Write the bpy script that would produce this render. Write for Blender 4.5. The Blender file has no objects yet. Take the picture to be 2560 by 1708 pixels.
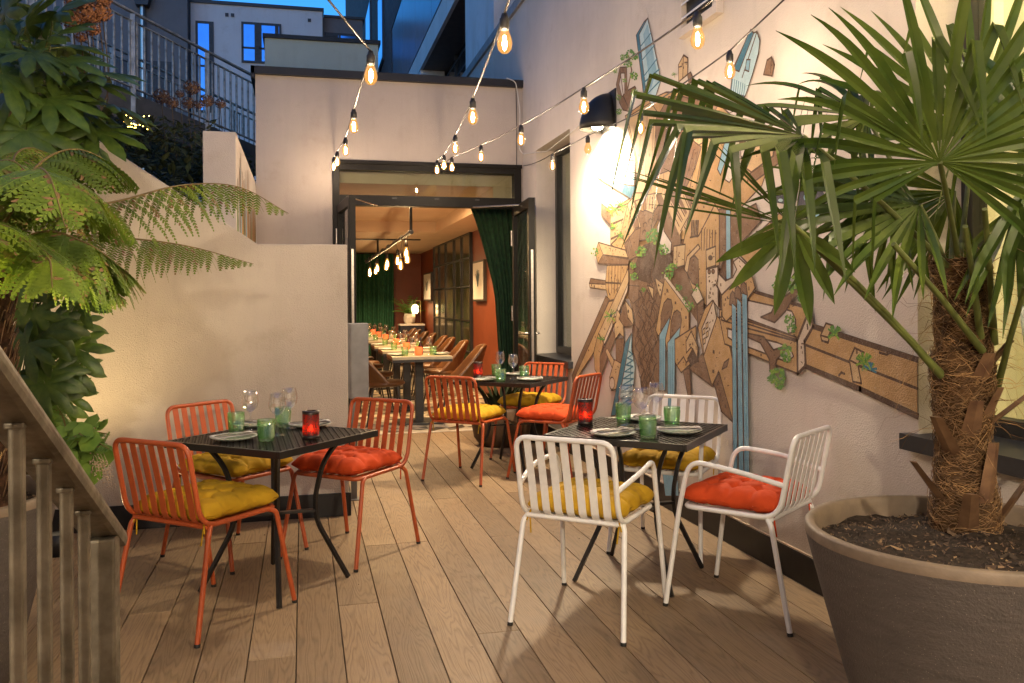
import bpy, bmesh, math, random
from mathutils import Vector, Matrix, noise
R = math.radians
C = bpy.context.scene.collection
SC = bpy.context.scene
rnd = random.Random(7)

# ------------------------------------------------------------------ camera, sky, exposure
TH, RHO, FPX, EYE = R(13.64), R(.42), 2156., 1.36
cd = bpy.data.cameras.new('camera'); cam = bpy.data.objects.new('camera', cd); C.objects.link(cam)
cd.sensor_width = 36; cd.lens = 36*FPX/2560; cd.shift_y = -101/2560; cd.clip_start = .02; cd.clip_end = 2000
cam.matrix_world = Matrix.Translation((0, 0, EYE)) @ Matrix.Rotation(-TH, 4, 'Z') @ Matrix.Rotation(R(90), 4, 'X') @ Matrix.Rotation(-RHO, 4, 'Z')
SC.camera = cam
wd = bpy.data.worlds.new('World'); SC.world = wd; wd.use_nodes = True
wt = wd.node_tree; bg = wt.nodes['Background']
sky = wt.nodes.new('ShaderNodeTexSky'); sky.sky_type = 'NISHITA'; sky.sun_disc = False
sky.sun_elevation = R(3); sky.sun_rotation = R(190); sky.ozone_density = 5.2; sky.air_density = 1.0; sky.dust_density = .2
wt.links.new(sky.outputs[0], bg.inputs[0]); bg.inputs[1].default_value = .34
SC.view_settings.view_transform = 'Standard'; SC.view_settings.look = 'None'
SC.view_settings.exposure = 1.0; SC.view_settings.gamma = 1; SC.view_settings.use_curve_mapping = False
SC.cycles.use_denoising = True
SC.cycles.max_bounces = 10; SC.cycles.transparent_max_bounces = 24; SC.cycles.transmission_bounces = 8
SC.cycles.sample_clamp_indirect = 6; SC.cycles.caustics_refractive = False; SC.cycles.caustics_reflective = False

BULB = 170.; BULB_IN = 55.; WALL_LAMP = 255.; UPLIGHT = 70.; DOWN = 48.; WINDOW_LAMP = 160.

# ------------------------------------------------------------------ photogrammetry helpers (photo pixel -> point on a plane of the place)
def _ray(u, v):
    du, dv = u-1280., v-753.
    x = (du*math.cos(RHO)-dv*math.sin(RHO))/FPX; y = (du*math.sin(RHO)+dv*math.cos(RHO))/FPX
    return (math.sin(TH)+x*math.cos(TH), math.cos(TH)-x*math.sin(TH), -y)
def on_wall(u, v, X=2.31):
    a = _ray(u, v); t = X/a[0]; return (a[1]*t, EYE+a[2]*t)

# ------------------------------------------------------------------ materials
MATS = {}
def new_mat(name):
    m = bpy.data.materials.new(name); m.use_nodes = True
    nt = m.node_tree; return m, nt, nt.nodes, nt.links, nt.nodes['Principled BSDF']
def tc(n, l, kind='Object', scale=(1, 1, 1)):
    t = n.new('ShaderNodeTexCoord'); mp = n.new('ShaderNodeMapping'); mp.inputs['Scale'].default_value = scale
    l.new(t.outputs[kind], mp.inputs[0]); return mp.outputs[0]
def nz(n, l, vec, scale, detail=4, rough=.55, dist=0):
    t = n.new('ShaderNodeTexNoise'); t.inputs['Scale'].default_value = scale; t.inputs['Detail'].default_value = detail
    t.inputs['Roughness'].default_value = rough; t.inputs['Distortion'].default_value = dist
    if vec is not None: l.new(vec, t.inputs['Vector'])
    return t.outputs['Fac']
def ramp(n, l, fac, stops):
    r = n.new('ShaderNodeValToRGB'); e = r.color_ramp.elements
    while len(e) < len(stops): e.new(.5)
    for k, (p, c) in enumerate(stops): e[k].position = p; e[k].color = (c[0], c[1], c[2], 1) if not isinstance(c, (int, float)) else (c, c, c, 1)
    l.new(fac, r.inputs[0]); return r.outputs[0]
def mixc(n, l, fac, a, b, mode='MIX'):
    m = n.new('ShaderNodeMix'); m.data_type = 'RGBA'; m.blend_type = mode
    for s, v in ((m.inputs[0], fac), (m.inputs[6], a), (m.inputs[7], b)):
        if hasattr(v, 'node'): l.new(v, s)
        elif isinstance(v, tuple): s.default_value = (*v, 1)
        else: s.default_value = v
    return m.outputs[2]
def bump(n, l, bs, h, st=.3, d=.01):
    b = n.new('ShaderNodeBump'); b.inputs['Strength'].default_value = st; b.inputs['Distance'].default_value = d
    l.new(h, b.inputs['Height']); l.new(b.outputs[0], bs.inputs['Normal'])
def M(name, col, rough=.6, metal=0, var=.12, vscale=9, bst=0, bscale=200, spec=.5, vcol=None, coat=0, rvar=.0, trans=0, sss=0):
    if name in MATS: return MATS[name]
    m, nt, n, l, b = new_mat(name)
    v = tc(n, l)
    f = nz(n, l, v, vscale, 5)
    c2 = vcol or tuple(c*(1-var*2) for c in col); c1 = tuple(min(1, c*(1+var)) for c in col)
    l.new(ramp(n, l, f, [(.3, c2), (.7, c1)]), b.inputs['Base Color'])
    b.inputs['Roughness'].default_value = rough; b.inputs['Metallic'].default_value = metal; b.inputs['Specular IOR Level'].default_value = spec
    if rvar: l.new(ramp(n, l, nz(n, l, v, vscale*3, 4), [(.3, max(0, rough-rvar)), (.7, min(1, rough+rvar))]), b.inputs['Roughness'])
    if coat: b.inputs['Coat Weight'].default_value = coat; b.inputs['Coat Roughness'].default_value = .15
    if trans: b.inputs['Transmission Weight'].default_value = trans
    if bst: bump(n, l, b, nz(n, l, v, bscale, 3), bst, .004)
    MATS[name] = m; return m
def emit(name, col, strength):
    m, nt, n, l, b = new_mat(name)
    b.inputs['Base Color'].default_value = (*col, 1); b.inputs['Emission Color'].default_value = (*col, 1); b.inputs['Emission Strength'].default_value = strength
    MATS[name] = m; return m
def stucco(name, col, stain=.10, grain=.35):
    m, nt, n, l, b = new_mat(name)
    v = tc(n, l)
    f = nz(n, l, v, 1.3, 6, .6); g = nz(n, l, v, 190, 2)
    c = ramp(n, l, f, [(.25, tuple(x*(1-stain*1.6) for x in col)), (.75, tuple(min(1, x*(1+stain*.5)) for x in col))])
    sv = tc(n, l, 'Object', (5, 5, .5)); st = nz(n, l, sv, 1.6, 5, .65)
    c = mixc(n, l, ramp(n, l, st, [(.52, 0.), (.78, .35)]), c, tuple(x*.72 for x in col))
    c = mixc(n, l, ramp(n, l, g, [(.3, .25), (.5, 0.)]), c, tuple(x*.7 for x in col))
    bl = nz(n, l, v, 3.2, 7, .7); c = mixc(n, l, ramp(n, l, bl, [(.55, 0.), (.70, .38)]), c, tuple(x*y for x, y in zip(col, (.70, .66, .60))))
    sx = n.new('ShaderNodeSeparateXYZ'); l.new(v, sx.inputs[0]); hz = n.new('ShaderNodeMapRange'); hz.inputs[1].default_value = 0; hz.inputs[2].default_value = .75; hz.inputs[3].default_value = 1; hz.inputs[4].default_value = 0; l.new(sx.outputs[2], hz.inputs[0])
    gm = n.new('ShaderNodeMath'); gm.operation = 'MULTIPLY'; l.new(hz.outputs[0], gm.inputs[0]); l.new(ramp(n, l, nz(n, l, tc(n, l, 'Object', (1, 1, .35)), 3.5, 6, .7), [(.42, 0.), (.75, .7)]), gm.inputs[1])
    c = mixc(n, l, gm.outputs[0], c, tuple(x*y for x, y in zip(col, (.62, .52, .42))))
    l.new(c, b.inputs['Base Color']); b.inputs['Roughness'].default_value = .9; b.inputs['Specular IOR Level'].default_value = .25
    vr = n.new('ShaderNodeTexVoronoi'); vr.inputs['Scale'].default_value = 150; l.new(v, vr.inputs['Vector'])
    ad = n.new('ShaderNodeMath'); ad.operation = 'ADD'; l.new(vr.outputs['Distance'], ad.inputs[0]); l.new(g, ad.inputs[1])
    bump(n, l, b, ad.outputs[0], grain, .006)
    MATS[name] = m; return m
def leafmat(name, c1, c2, rough=.4, scale=6, trl=.25, dead=None):
    m, nt, n, l, b = new_mat(name)
    v = tc(n, l); oi = n.new('ShaderNodeObjectInfo')
    f = nz(n, l, v, scale, 4)
    c = ramp(n, l, f, [(.3, c1), (.7, c2)])
    if dead: c = mixc(n, l, ramp(n, l, nz(n, l, v, scale*1.7, 3), [(.60, 0.), (.68, 1.)]), c, dead)
    hs = n.new('ShaderNodeHueSaturation'); l.new(c, hs.inputs['Color'])
    mr = n.new('ShaderNodeMapRange'); mr.inputs[3].default_value = .75; mr.inputs[4].default_value = 1.25; l.new(oi.outputs['Random'], mr.inputs[0]); l.new(mr.outputs[0], hs.inputs['Value'])
    l.new(hs.outputs[0], b.inputs['Base Color']); b.inputs['Roughness'].default_value = rough
    tr = n.new('ShaderNodeBsdfTranslucent'); l.new(hs.outputs[0], tr.inputs[0])
    mx = n.new('ShaderNodeMixShader'); mx.inputs[0].default_value = trl
    l.new(b.outputs[0], mx.inputs[1]); l.new(tr.outputs[0], mx.inputs[2]); l.new(mx.outputs[0], n['Material Output'].inputs[0])
    MATS[name] = m; return m
def schlick(n, l, f0):
    lw = n.new('ShaderNodeLayerWeight'); lw.inputs[0].default_value = .5
    pw = n.new('ShaderNodeMath'); pw.operation = 'POWER'; pw.inputs[1].default_value = 4.0; l.new(lw.outputs['Facing'], pw.inputs[0])
    ma = n.new('ShaderNodeMath'); ma.operation = 'MULTIPLY_ADD'; ma.inputs[1].default_value = (1-f0)*.85; ma.inputs[2].default_value = f0; l.new(pw.outputs[0], ma.inputs[0]); return ma.outputs[0]
def thinglass(name, tint=(1, 1, 1), refl=.9, rough=.02, dens=.0, ior=1.45):
    """clear pane: lets straight light through, adds a fresnel reflection; dens = how much of a grimy body colour it has"""
    m, nt, n, l, b = new_mat(name)
    n.remove(b)
    t = n.new('ShaderNodeBsdfTransparent'); t.inputs[0].default_value = (*tint, 1)
    g = n.new('ShaderNodeBsdfGlossy'); g.inputs['Roughness'].default_value = rough; g.inputs[0].default_value = (refl, refl, refl, 1)
    fr = schlick(n, l, ((ior-1)/(ior+1))**2)
    mx = n.new('ShaderNodeMixShader'); l.new(fr, mx.inputs[0]); l.new(t.outputs[0], mx.inputs[1]); l.new(g.outputs[0], mx.inputs[2])
    out = mx.outputs[0]
    if dens:
        d = n.new('ShaderNodeBsdfDiffuse'); d.inputs[0].default_value = (*[x*.6 for x in tint], 1)
        m2 = n.new('ShaderNodeMixShader'); m2.inputs[0].default_value = dens; l.new(out, m2.inputs[1]); l.new(d.outputs[0], m2.inputs[2]); out = m2.outputs[0]
    l.new(out, n['Material Output'].inputs[0]); MATS[name] = m; return m

def woodmat():
    m, nt, n, l, b = new_mat('deck wood')
    t = n.new('ShaderNodeTexCoord'); oi = n.new('ShaderNodeObjectInfo')
    off = n.new('ShaderNodeVectorMath'); off.operation = 'MULTIPLY_ADD'
    cmb = n.new('ShaderNodeCombineXYZ')
    for k in range(3): l.new(oi.outputs['Random'], cmb.inputs[k])
    l.new(cmb.outputs[0], off.inputs[0]); off.inputs[1].default_value = (37, 91, 53); l.new(t.outputs['Object'], off.inputs[2])
    mp = n.new('ShaderNodeMapping'); mp.inputs['Scale'].default_value = (1, .085, 1); l.new(off.outputs[0], mp.inputs[0])
    big = nz(n, l, mp.outputs[0], 8.5, 2.5, .5, .12)          # cathedral field: contour lines of a stretched noise
    mul = n.new('ShaderNodeMath'); mul.operation = 'MULTIPLY'; mul.inputs[1].default_value = 24; l.new(big, mul.inputs[0])
    fr = n.new('ShaderNodeMath'); fr.operation = 'PINGPONG'; fr.inputs[1].default_value = .5; l.new(mul.outputs[0], fr.inputs[0])
    mp2 = n.new('ShaderNodeMapping'); mp2.inputs['Scale'].default_value = (1, .05, 1); l.new(off.outputs[0], mp2.inputs[0])
    fine = nz(n, l, mp2.outputs[0], 260, 3, .6)
    line = ramp(n, l, fr.outputs[0], [(.0, .40), (.14, .2), (.32, 0.)])
    mx = n.new('ShaderNodeMath'); mx.operation = 'MULTIPLY_ADD'; mx.inputs[1].default_value = .75; l.new(fine, mx.inputs[0]); l.new(line, mx.inputs[2])
    c = ramp(n, l, mx.outputs[0], [(.3, (.272, .184, .104)), (.62, (.215, .142, .078)), (1.25, (.13, .083, .045))])
    blot = nz(n, l, off.outputs[0], 5, 5, .6)
    c = mixc(n, l, ramp(n, l, blot, [(.45, 0.), (.8, .45)]), c, (.20, .145, .10))
    wear = nz(n, l, off.outputs[0], 2.2, 6, .65)
    c = mixc(n, l, ramp(n, l, wear, [(.6, 0.), (.72, .3)]), c, (.36, .28, .21))
    hs = n.new('ShaderNodeHueSaturation'); l.new(c, hs.inputs['Color'])
    mr = n.new('ShaderNodeMapRange'); mr.inputs[3].default_value = .80; mr.inputs[4].default_value = 1.14; l.new(oi.outputs['Random'], mr.inputs[0]); l.new(mr.outputs[0], hs.inputs['Value'])
    l.new(hs.outputs[0], b.inputs['Base Color'])
    b.inputs['Roughness'].default_value = .52; b.inputs['Specular IOR Level'].default_value = .4
    l.new(ramp(n, l, wear, [(.3, .45), (.7, .65)]), b.inputs['Roughness'])
    inv = n.new('ShaderNodeMath'); inv.operation = 'SUBTRACT'; inv.inputs[0].default_value = 1; l.new(mx.outputs[0], inv.inputs[1])
    bump(n, l, b, inv.outputs[0], .25, .003)
    MATS['deck wood'] = m; return m

# ------------------------------------------------------------------ mesh builder
class MB:
    def __init__(s): s.v = []; s.f = []; s.m = []; s.sm = []
    def add(s, vs, fs, mi=0, smooth=False):
        o = len(s.v); s.v += [tuple(p) for p in vs]
        for f in fs: s.f.append([o+i for i in f]); s.m.append(mi); s.sm.append(smooth)
        return s
    def box(s, x0, x1, y0, y1, z0, z1, mi=0):
        return s.add([(x0, y0, z0), (x1, y0, z0), (x1, y1, z0), (x0, y1, z0), (x0, y0, z1), (x1, y0, z1), (x1, y1, z1), (x0, y1, z1)],
                     [(0, 3, 2, 1), (4, 5, 6, 7), (0, 1, 5, 4), (1, 2, 6, 5), (2, 3, 7, 6), (3, 0, 4, 7)], mi)
    def bar(s, p, q, w, h, mi=0, up=(0, 0, 1)):
        p, q = Vector(p), Vector(q); d = (q-p).normalized(); u = Vector(up)
        a = d.cross(u)
        if a.length < 1e-5: a = d.cross(Vector((1, 0, 0)))
        a.normalize(); b = a.cross(d)
        vs = []
        for c in (p, q):
            for i, j in ((-1, -1), (1, -1), (1, 1), (-1, 1)): vs.append(c+a*(i*w/2)+b*(j*h/2))
        return s.add(vs, [(0, 1, 2, 3), (7, 6, 5, 4), (0, 4, 5, 1), (1, 5, 6, 2), (2, 6, 7, 3), (3, 7, 4, 0)], mi)
    def tube(s, pts, r, seg=8, closed=False, mi=0, cap=True, smooth=True):
        pts = [Vector(p) for p in pts]; n = len(pts); rs = r if isinstance(r, (list, tuple)) else [r]*n
        tang = []
        for i in range(n):
            a = pts[(i-1) % n] if (closed or i > 0) else pts[i]; b = pts[(i+1) % n] if (closed or i < n-1) else pts[i]
            d = b-a; tang.append(d.normalized() if d.length > 1e-9 else Vector((0, 0, 1)))
        t0 = tang[0]; nrm = t0.orthogonal().normalized(); vs = []
        for i in range(n):
            if i:
                ax = tang[i-1].cross(tang[i])
                if ax.length > 1e-8: nrm = Matrix.Rotation(tang[i-1].angle(tang[i]), 3, ax.normalized()) @ nrm
            bn = tang[i].cross(nrm).normalized()
            for k in range(seg):
                a = 2*math.pi*k/seg; vs.append(pts[i]+nrm*(math.cos(a)*rs[i])+bn*(math.sin(a)*rs[i]))
        fs = []
        for i in range(n if closed else n-1):
            i2 = (i+1) % n
            for k in range(seg): fs.append((i*seg+k, i*seg+(k+1) % seg, i2*seg+(k+1) % seg, i2*seg+k))
        s.add(vs, fs, mi, smooth)
        if cap and not closed:
            s.add(vs[:seg], [tuple(reversed(range(seg)))], mi); s.add(vs[-seg:], [tuple(range(seg))], mi)
        return s
    def lathe(s, prof, seg=24, c=(0, 0, 0), mi=0, smooth=True, capb=False, capt=False):
        vs = []; fs = []; m = len(prof)
        for r, z in prof:
            for k in range(seg):
                a = 2*math.pi*k/seg; vs.append((c[0]+r*math.cos(a), c[1]+r*math.sin(a), c[2]+z))
        for i in range(m-1):
            for k in range(seg): fs.append((i*seg+k, i*seg+(k+1) % seg, (i+1)*seg+(k+1) % seg, (i+1)*seg+k))
        s.add(vs, fs, mi, smooth)
        if capb: s.add(vs[:seg], [tuple(reversed(range(seg)))], mi)
        if capt: s.add(vs[-seg:], [tuple(range(seg))], mi)
        return s
    def prism(s, poly, axis, a, b, mi=0):
        """polygon extruded along axis (0 x,1 y,2 z) from a to b; poly holds the two other coordinates in order"""
        def P(p, t):
            return (t, p[0], p[1]) if axis == 0 else (p[0], t, p[1]) if axis == 1 else (p[0], p[1], t)
        n = len(poly); vs = [P(p, a) for p in poly]+[P(p, b) for p in poly]
        return s.add(vs, [tuple(range(n)), tuple(reversed(range(n, 2*n)))]+[(i, n+i, n+(i+1) % n, (i+1) % n) for i in range(n)], mi)
    def ball(s, c, r, seg=10, rings=6, mi=0, sc=(1, 1, 1)):
        prof = [(max(1e-4, math.sin(math.pi*i/rings))*r, -math.cos(math.pi*i/rings)*r) for i in range(rings+1)]
        o = len(s.v); s.lathe(prof, seg, (0, 0, 0), mi)
        for i in range(o, len(s.v)):
            x, y, z = s.v[i]; s.v[i] = (c[0]+x*sc[0], c[1]+y*sc[1], c[2]+z*sc[2])
        return s
    def build(s, name, mats, parent=None, world=False, bevel=0, data=None, fixn=True):
        me = data
        if me is None:
            vs = s.v
            if world and parent is not None:
                inv = parent_matrix(parent).inverted(); vs = [tuple(inv @ Vector(p)) for p in vs]
            me = bpy.data.meshes.new(name); me.from_pydata(vs, [], s.f)
            mats = mats if isinstance(mats, (list, tuple)) else [mats]
            for m in mats: me.materials.append(m)
            me.polygons.foreach_set('material_index', s.m); me.polygons.foreach_set('use_smooth', s.sm)
            if bevel or fixn:
                bm = bmesh.new(); bm.from_mesh(me)
                if fixn: bmesh.ops.recalc_face_normals(bm, faces=bm.faces)
                if bevel:
                    es = [e for e in bm.edges if len(e.link_faces) == 2 and e.calc_face_angle(0) > .6]
                    bmesh.ops.bevel(bm, geom=es, offset=bevel, segments=2, affect='EDGES', profile=.6, clamp_overlap=True)
                bm.to_mesh(me); bm.free()
            me.update()
        o = bpy.data.objects.new(name, me); C.objects.link(o)
        if parent is not None: o.parent = parent
        return o
def parent_matrix(p):
    m = Matrix.Translation(p.location) @ p.rotation_euler.to_matrix().to_4x4() @ Matrix.Diagonal((*p.scale, 1))
    return parent_matrix(p.parent) @ m if p.parent else m
def tag(o, label=None, cat=None, group=None, kind=None):
    if label: o['label'] = label
    if cat: o['category'] = cat
    if group: o['group'] = group
    if kind: o['kind'] = kind
    return o
def thing(name, label, cat, loc=(0, 0, 0), rz=0, group=None):
    o = bpy.data.objects.new(name, None); C.objects.link(o); o.empty_display_size = .1
    o.location = loc; o.rotation_euler = (0, 0, rz)
    return tag(o, label, cat, group)
CH = {}
def kids(o): return [c for c in bpy.data.objects if c.parent is o]
def copy_tree(o, parent=None, _idx=None):
    if _idx is None:
        _idx = {}
        for c in bpy.data.objects:
            if c.parent: _idx.setdefault(c.parent.name, []).append(c)
    c = o.copy(); C.objects.link(c); c.parent = parent
    for ch in _idx.get(o.name, []): copy_tree(ch, c, _idx)
    return c
def place(proto, first, loc, rz, label, group=None):
    o = proto if first else copy_tree(proto)
    o.location = loc; o.rotation_euler = (0, 0, rz); o['label'] = label
    if group: o['group'] = group
    return o
def arc(c, r, a0, a1, n, f):
    return [f(c[0]+r*math.cos(a0+(a1-a0)*i/n), c[1]+r*math.sin(a0+(a1-a0)*i/n)) for i in range(n+1)]
def fillet(pts, rad, n=5):
    """round the inner corners of a 3-D polyline"""
    pts = [Vector(p) for p in pts]; out = [pts[0]]
    for i in range(1, len(pts)-1):
        r = rad[i] if isinstance(rad, (list, tuple)) else rad
        a, b, c = pts[i-1], pts[i], pts[i+1]
        d1, d2 = (a-b), (c-b); r = min(r, d1.length*.48, d2.length*.48)
        p, q = b+d1.normalized()*r, b+d2.normalized()*r
        for k in range(n+1):
            t = k/n; out.append(p*(1-t)**2+b*2*t*(1-t)+q*t*t)
    out.append(pts[-1]); return out
# ------------------------------------------------------------------ shared materials
WALLC = (.63, .56, .49)
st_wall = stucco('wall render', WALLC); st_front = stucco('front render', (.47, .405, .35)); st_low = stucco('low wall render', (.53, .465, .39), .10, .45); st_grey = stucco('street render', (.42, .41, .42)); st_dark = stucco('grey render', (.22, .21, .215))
black = M('black metal', (.018, .017, .017), .42, 0, .1, 30, .05, 300, .5)
black_satin = M('black satin paint', (.012, .011, .011), .5, 0, .2, 12, .1, 200, .4)
bronze = M('dark bronze frame', (.008, .0066, .005), .5, .0, .1, 20, spec=.18)
anth = M('anthracite metal', (.035, .037, .043), .4, .3, .1, 12)
steel = M('brushed steel', (.55, .52, .48), .32, 1, .1, 40)
galv = M('galvanised steel', (.145, .125, .095), .48, .55, .3, 14, .15, 60, .5, (.07, .058, .04), rvar=.12)
white_metal = M('white trim', (.62, .61, .62), .5, 0, .06, 8)
deckm = woodmat()
glass_dark = thinglass('window glass', (.8, .85, .82), 1, .015, .0, 1.6)
glass_clear = thinglass('clear pane', (.92, .94, .92), .9, .01, 0, 1.35)
skyglass = M('sky tinted glass', (.13, .33, .66), .08, .95, .05, 3)  # blue of the reflected sky is put into the base colour
soilm = M('potting soil', (.022, .014, .009), .95, 0, .5, 60, .9, 80, .2, (.008, .005, .003))

# ------------------------------------------------------------------ ground, deck
g = MB(); g.box(-300, 300, -300, 300, -.3, -.12); o = g.build('ground', M('paving ground', (.06, .055, .05), .9)); tag(o, kind='structure')
base = MB(); base.box(-4.6, 2.31, -3.1, 8.93, -.1, -.026)
deck = base.build('deck', M('deck underside', (.01, .008, .006), .9)); tag(deck, kind='structure')
PITCH, X0, BW = .1793, -.034, .1752
JO = {2: [4.87, 1.3], 3: [4.878, 1.28], 4: [3.461, 7.06], 5: [5.9, 2.3], 6: [4.875, 1.2], 1: [3.943, 7.5], -1: [3.426, 7.0], -5: [3.94, .5], 11: [4.337, .8], 0: [5.65, 2.05], -2: [5.1, 1.5]}
cache = {}
rb = random.Random(3)
for k in range(-25, 14):
    xs = X0+PITCH*k+.002; xe = min(xs+BW, 2.308)
    if xe-xs < .03: continue
    js = JO.get(k)
    if js is None:
        a = rb.uniform(.2, 3.2); js = [a, a+3.6, a+7.2]
    js = sorted(js)
    ys = [-3.0]+[j for j in js if -2.7 < j < (8.7 if k > -3 else 5.4)]+[8.93 if k > -3 else 5.6]
    for a, b in zip(ys[:-1], ys[1:]):
        key = (round(b-a, 3), round(xe-xs, 3))
        if key not in cache:
            m = MB(); m.box(0, xe-xs, .0012, b-a-.0012, -.024, 0); t = m.build('board', deckm, deck, bevel=.0022); cache[key] = t.data
        else: t = MB().build('board', deckm, deck, data=cache[key])
        t.location = (xs, a, rb.uniform(-.0006, .0006))
# threshold strip
m = MB(); m.box(.30, 2.285, 8.932, 8.982, -.02, .006); tag(m.build('threshold', M('pale threshold', (.72, .64, .5), .45), bevel=.002), kind='structure')
# interior floor with patterned tiles
t_cr = M('cream tile', (.62, .55, .42), .35, 0, .08, 14); t_dk = M('dark tile', (.075, .065, .05), .35, 0, .15, 14); t_md = M('taupe tile', (.26, .22, .165), .35, 0, .1, 14)
m, nt, n, l, b = new_mat('tiled floor'); v = tc(n, l, 'Object', (5, 5, 5)); ch = n.new('ShaderNodeTexVoronoi'); ch.inputs['Scale'].default_value = 2; ch.distance = 'MANHATTAN'; l.new(v, ch.inputs[0])
l.new(ramp(n, l, ch.outputs['Color'], [(.35, (.075, .065, .05)), (.5, (.5, .44, .34))]), b.inputs[0]); b.inputs['Roughness'].default_value = .35
fl = MB(); fl.box(-1.2, 3.2, 8.982, 19.6, -.1, -.003); floor = fl.build('floor', m); tag(floor, kind='structure')
tcache = []
for pat in ((0, 1, 0, 0), (0, 0, 1, 0), (1, 1, 0, 0), (0, 2, 0, 1), (2, 0, 0, 1)):
    mm = MB(); h = .0985
    mm.add([(-h, -h, 0), (h, -h, 0), (h, h, 0), (-h, h, 0), (0, 0, 0)], [(0, 1, 4)], pat[0]); 
    mm.add([(-h, -h, 0), (h, -h, 0), (h, h, 0), (-h, h, 0), (0, 0, 0)], [(1, 2, 4)], pat[1])
    mm.add([(-h, -h, 0), (h, -h, 0), (h, h, 0), (-h, h, 0), (0, 0, 0)], [(2, 3, 4)], pat[2])
    mm.add([(-h, -h, 0), (h, -h, 0), (h, h, 0), (-h, h, 0), (0, 0, 0)], [(3, 0, 4)], pat[3])
    mm.add([(-h, -h, 0), (h, -h, 0), (h, h, 0), (-h, h, 0), (-h, -h, -.01), (h, -h, -.01), (h, h, -.01), (-h, h, -.01)], [(0, 4, 5, 1), (1, 5, 6, 2), (2, 6, 7, 3), (3, 7, 4, 0)], 0)
    tcache.append(mm)
tdata = [None]*5
for j in range(22):
    for i in range(14):
        x, y = .2+.2*i, 9.085+.2*j
        if x > 2.55: continue
        k = rb.choice((0, 0, 1, 2, 3, 4)); k = (i*2+j*3) % 5
        if tdata[k] is None:
            t = tcache[k].build('tile', [t_cr, t_dk, t_md], floor, fixn=False); tdata[k] = t.data
        else: t = MB().build('tile', None, floor, data=tdata[k])
        t.location = (x, y, .0012); t.rotation_euler = (0, 0, R(90)*((i+j) % 4))

# ------------------------------------------------------------------ restaurant front (facade at Y 8.97)
FY = 8.97
fr = thing('restaurant_front', 'single storey rendered restaurant front with dark glazed doorway under a black roof edge', 'building', (.93, FY, 0))
w = MB()
w.box(-.445, .30, FY, FY+.28, 0, 3.66); w.box(.30, 2.285, FY, FY+.28, 2.80, 3.66)
w.box(2.285, 2.309, FY, FY+.28, 0, 3.66); w.box(-.445, -.25, FY+.28, 19.8, 0, 3.66)
w.build('wall', st_front, fr, True)
r_ = MB(); r_.box(-.25, 2.309, FY+.28, 19.8, 3.5, 3.62); r_.build('roof', M('roof felt', (.05, .05, .055), .9), fr, True)
c_ = MB(); c_.box(-.487, 2.308, FY-.045, FY+.36, 3.642, 3.722); c_.box(-.487, -.447, FY-.045, 19.8, 3.60, 3.722); c_.build('coping', black_satin, fr, True, bevel=.004)
# door frame: posts, head, transom rail
df = MB()
df.box(.302, .372, FY-.03, FY+.09, .006, 2.798); df.box(2.205, 2.283, FY-.03, FY+.09, .006, 2.798)
df.box(.372, 2.205, FY-.03, FY+.09, 2.715, 2.798); df.box(.372, 2.205, FY-.03, FY+.10, 2.352, 2.458); df.box(.30, 2.287, FY-.055, FY-.03, 2.775, 2.812)
dfo = df.build('door_frame', bronze, fr, True, bevel=.003)
t = MB(); t.box(.372, 2.205, FY+.025, FY+.033, 2.458, 2.715); t.build('pane', glass_dark, dfo, True)
for x in (.93, 1.37, 1.80):
    t = MB(); t.box(x-.024, x+.024, FY-.032, FY-.028, 2.425, 2.44); t.build('vent_slot', black, dfo, True)
def door_leaf(hinge, tip, side):
    """glazed leaf standing open from hinge to tip"""
    h, q = Vector((*hinge, 0)), Vector((*tip, 0)); d = (q-h).normalized(); L = (q-h).length; nrm = Vector((-d.y, d.x, 0))
    z0, z1 = .012, 2.348
    m = MB()
    for a, b2 in ((0, .075), (L-.085, L)): m.bar(h+d*((a+b2)/2)+Vector((0, 0, z0)), h+d*((a+b2)/2)+Vector((0, 0, z1)), .062, b2-a, 0, up=d)
    for a, b2 in ((z0, z0+.19), (z1-.09, z1)): m.bar(h+d*.075+Vector((0, 0, (a+b2)/2)), h+d*(L-.085)+Vector((0, 0, (a+b2)/2)), .060, b2-a, 0)
    o = m.build('door', bronze, fr, True, bevel=.002)
    g = MB(); g.bar(h+d*.07+Vector((0, 0, 1.21)), h+d*(L-.08)+Vector((0, 0, 1.21)), .018, 2.08); g.build('pane', thinglass('door glass', (.62, .66, .60), 1, .02, .03, 1.8), o, True)
    k = MB(); k.bar(h+d*(L+.001)+Vector((0, 0, .35)), h+d*(L+.001)+Vector((0, 0, 1.85)), .022, .006, 0, up=d)
    for z in (.5, 1.0, 1.12, 1.6): k.bar(h+d*(L+.004)+Vector((0, 0, z)), h+d*(L+.004)+Vector((0, 0, z+.09)), .014, .006, 0, up=d)
    k.build('lock_strip', steel, o, True)
    hd = MB()
    for s in (-1, 1): hd.tube(fillet([h+d*(L-.05)+nrm*(s*.03)+Vector((0, 0, 1.05)), h+d*(L-.05)+nrm*(s*.075)+Vector((0, 0, 1.05)), h+d*(L-.17)+nrm*(s*.075)+Vector((0, 0, 1.05))], .02), .009)
    hd.build('handle', steel, o, True)
    hg = MB()
    for z in (.35, 1.15, 1.95):
        for q2 in (-.035, .035): hg.tube([h+nrm*q2-d*.01+Vector((0, 0, z)), h+nrm*q2-d*.01+Vector((0, 0, z+.16))], .011)
    hg.build('hinge', steel, o, True)
    return o
dl = door_leaf((.375, FY-.045), (.448, FY-.92), 1); dr = door_leaf((2.205, FY-.045), (2.13, FY-1.02), -1)
m = MB(); m.bar((2.165, FY-.62, 2.32), (2.18, FY-.42, 2.32), .05, .05); m.build('closer', white_metal, dr, True)
m = MB(); m.tube([(2.17, FY-.5, 2.335), (1.75, FY-.05, 2.352)], .008); m.build('closer_arm', steel, dr, True)
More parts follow.
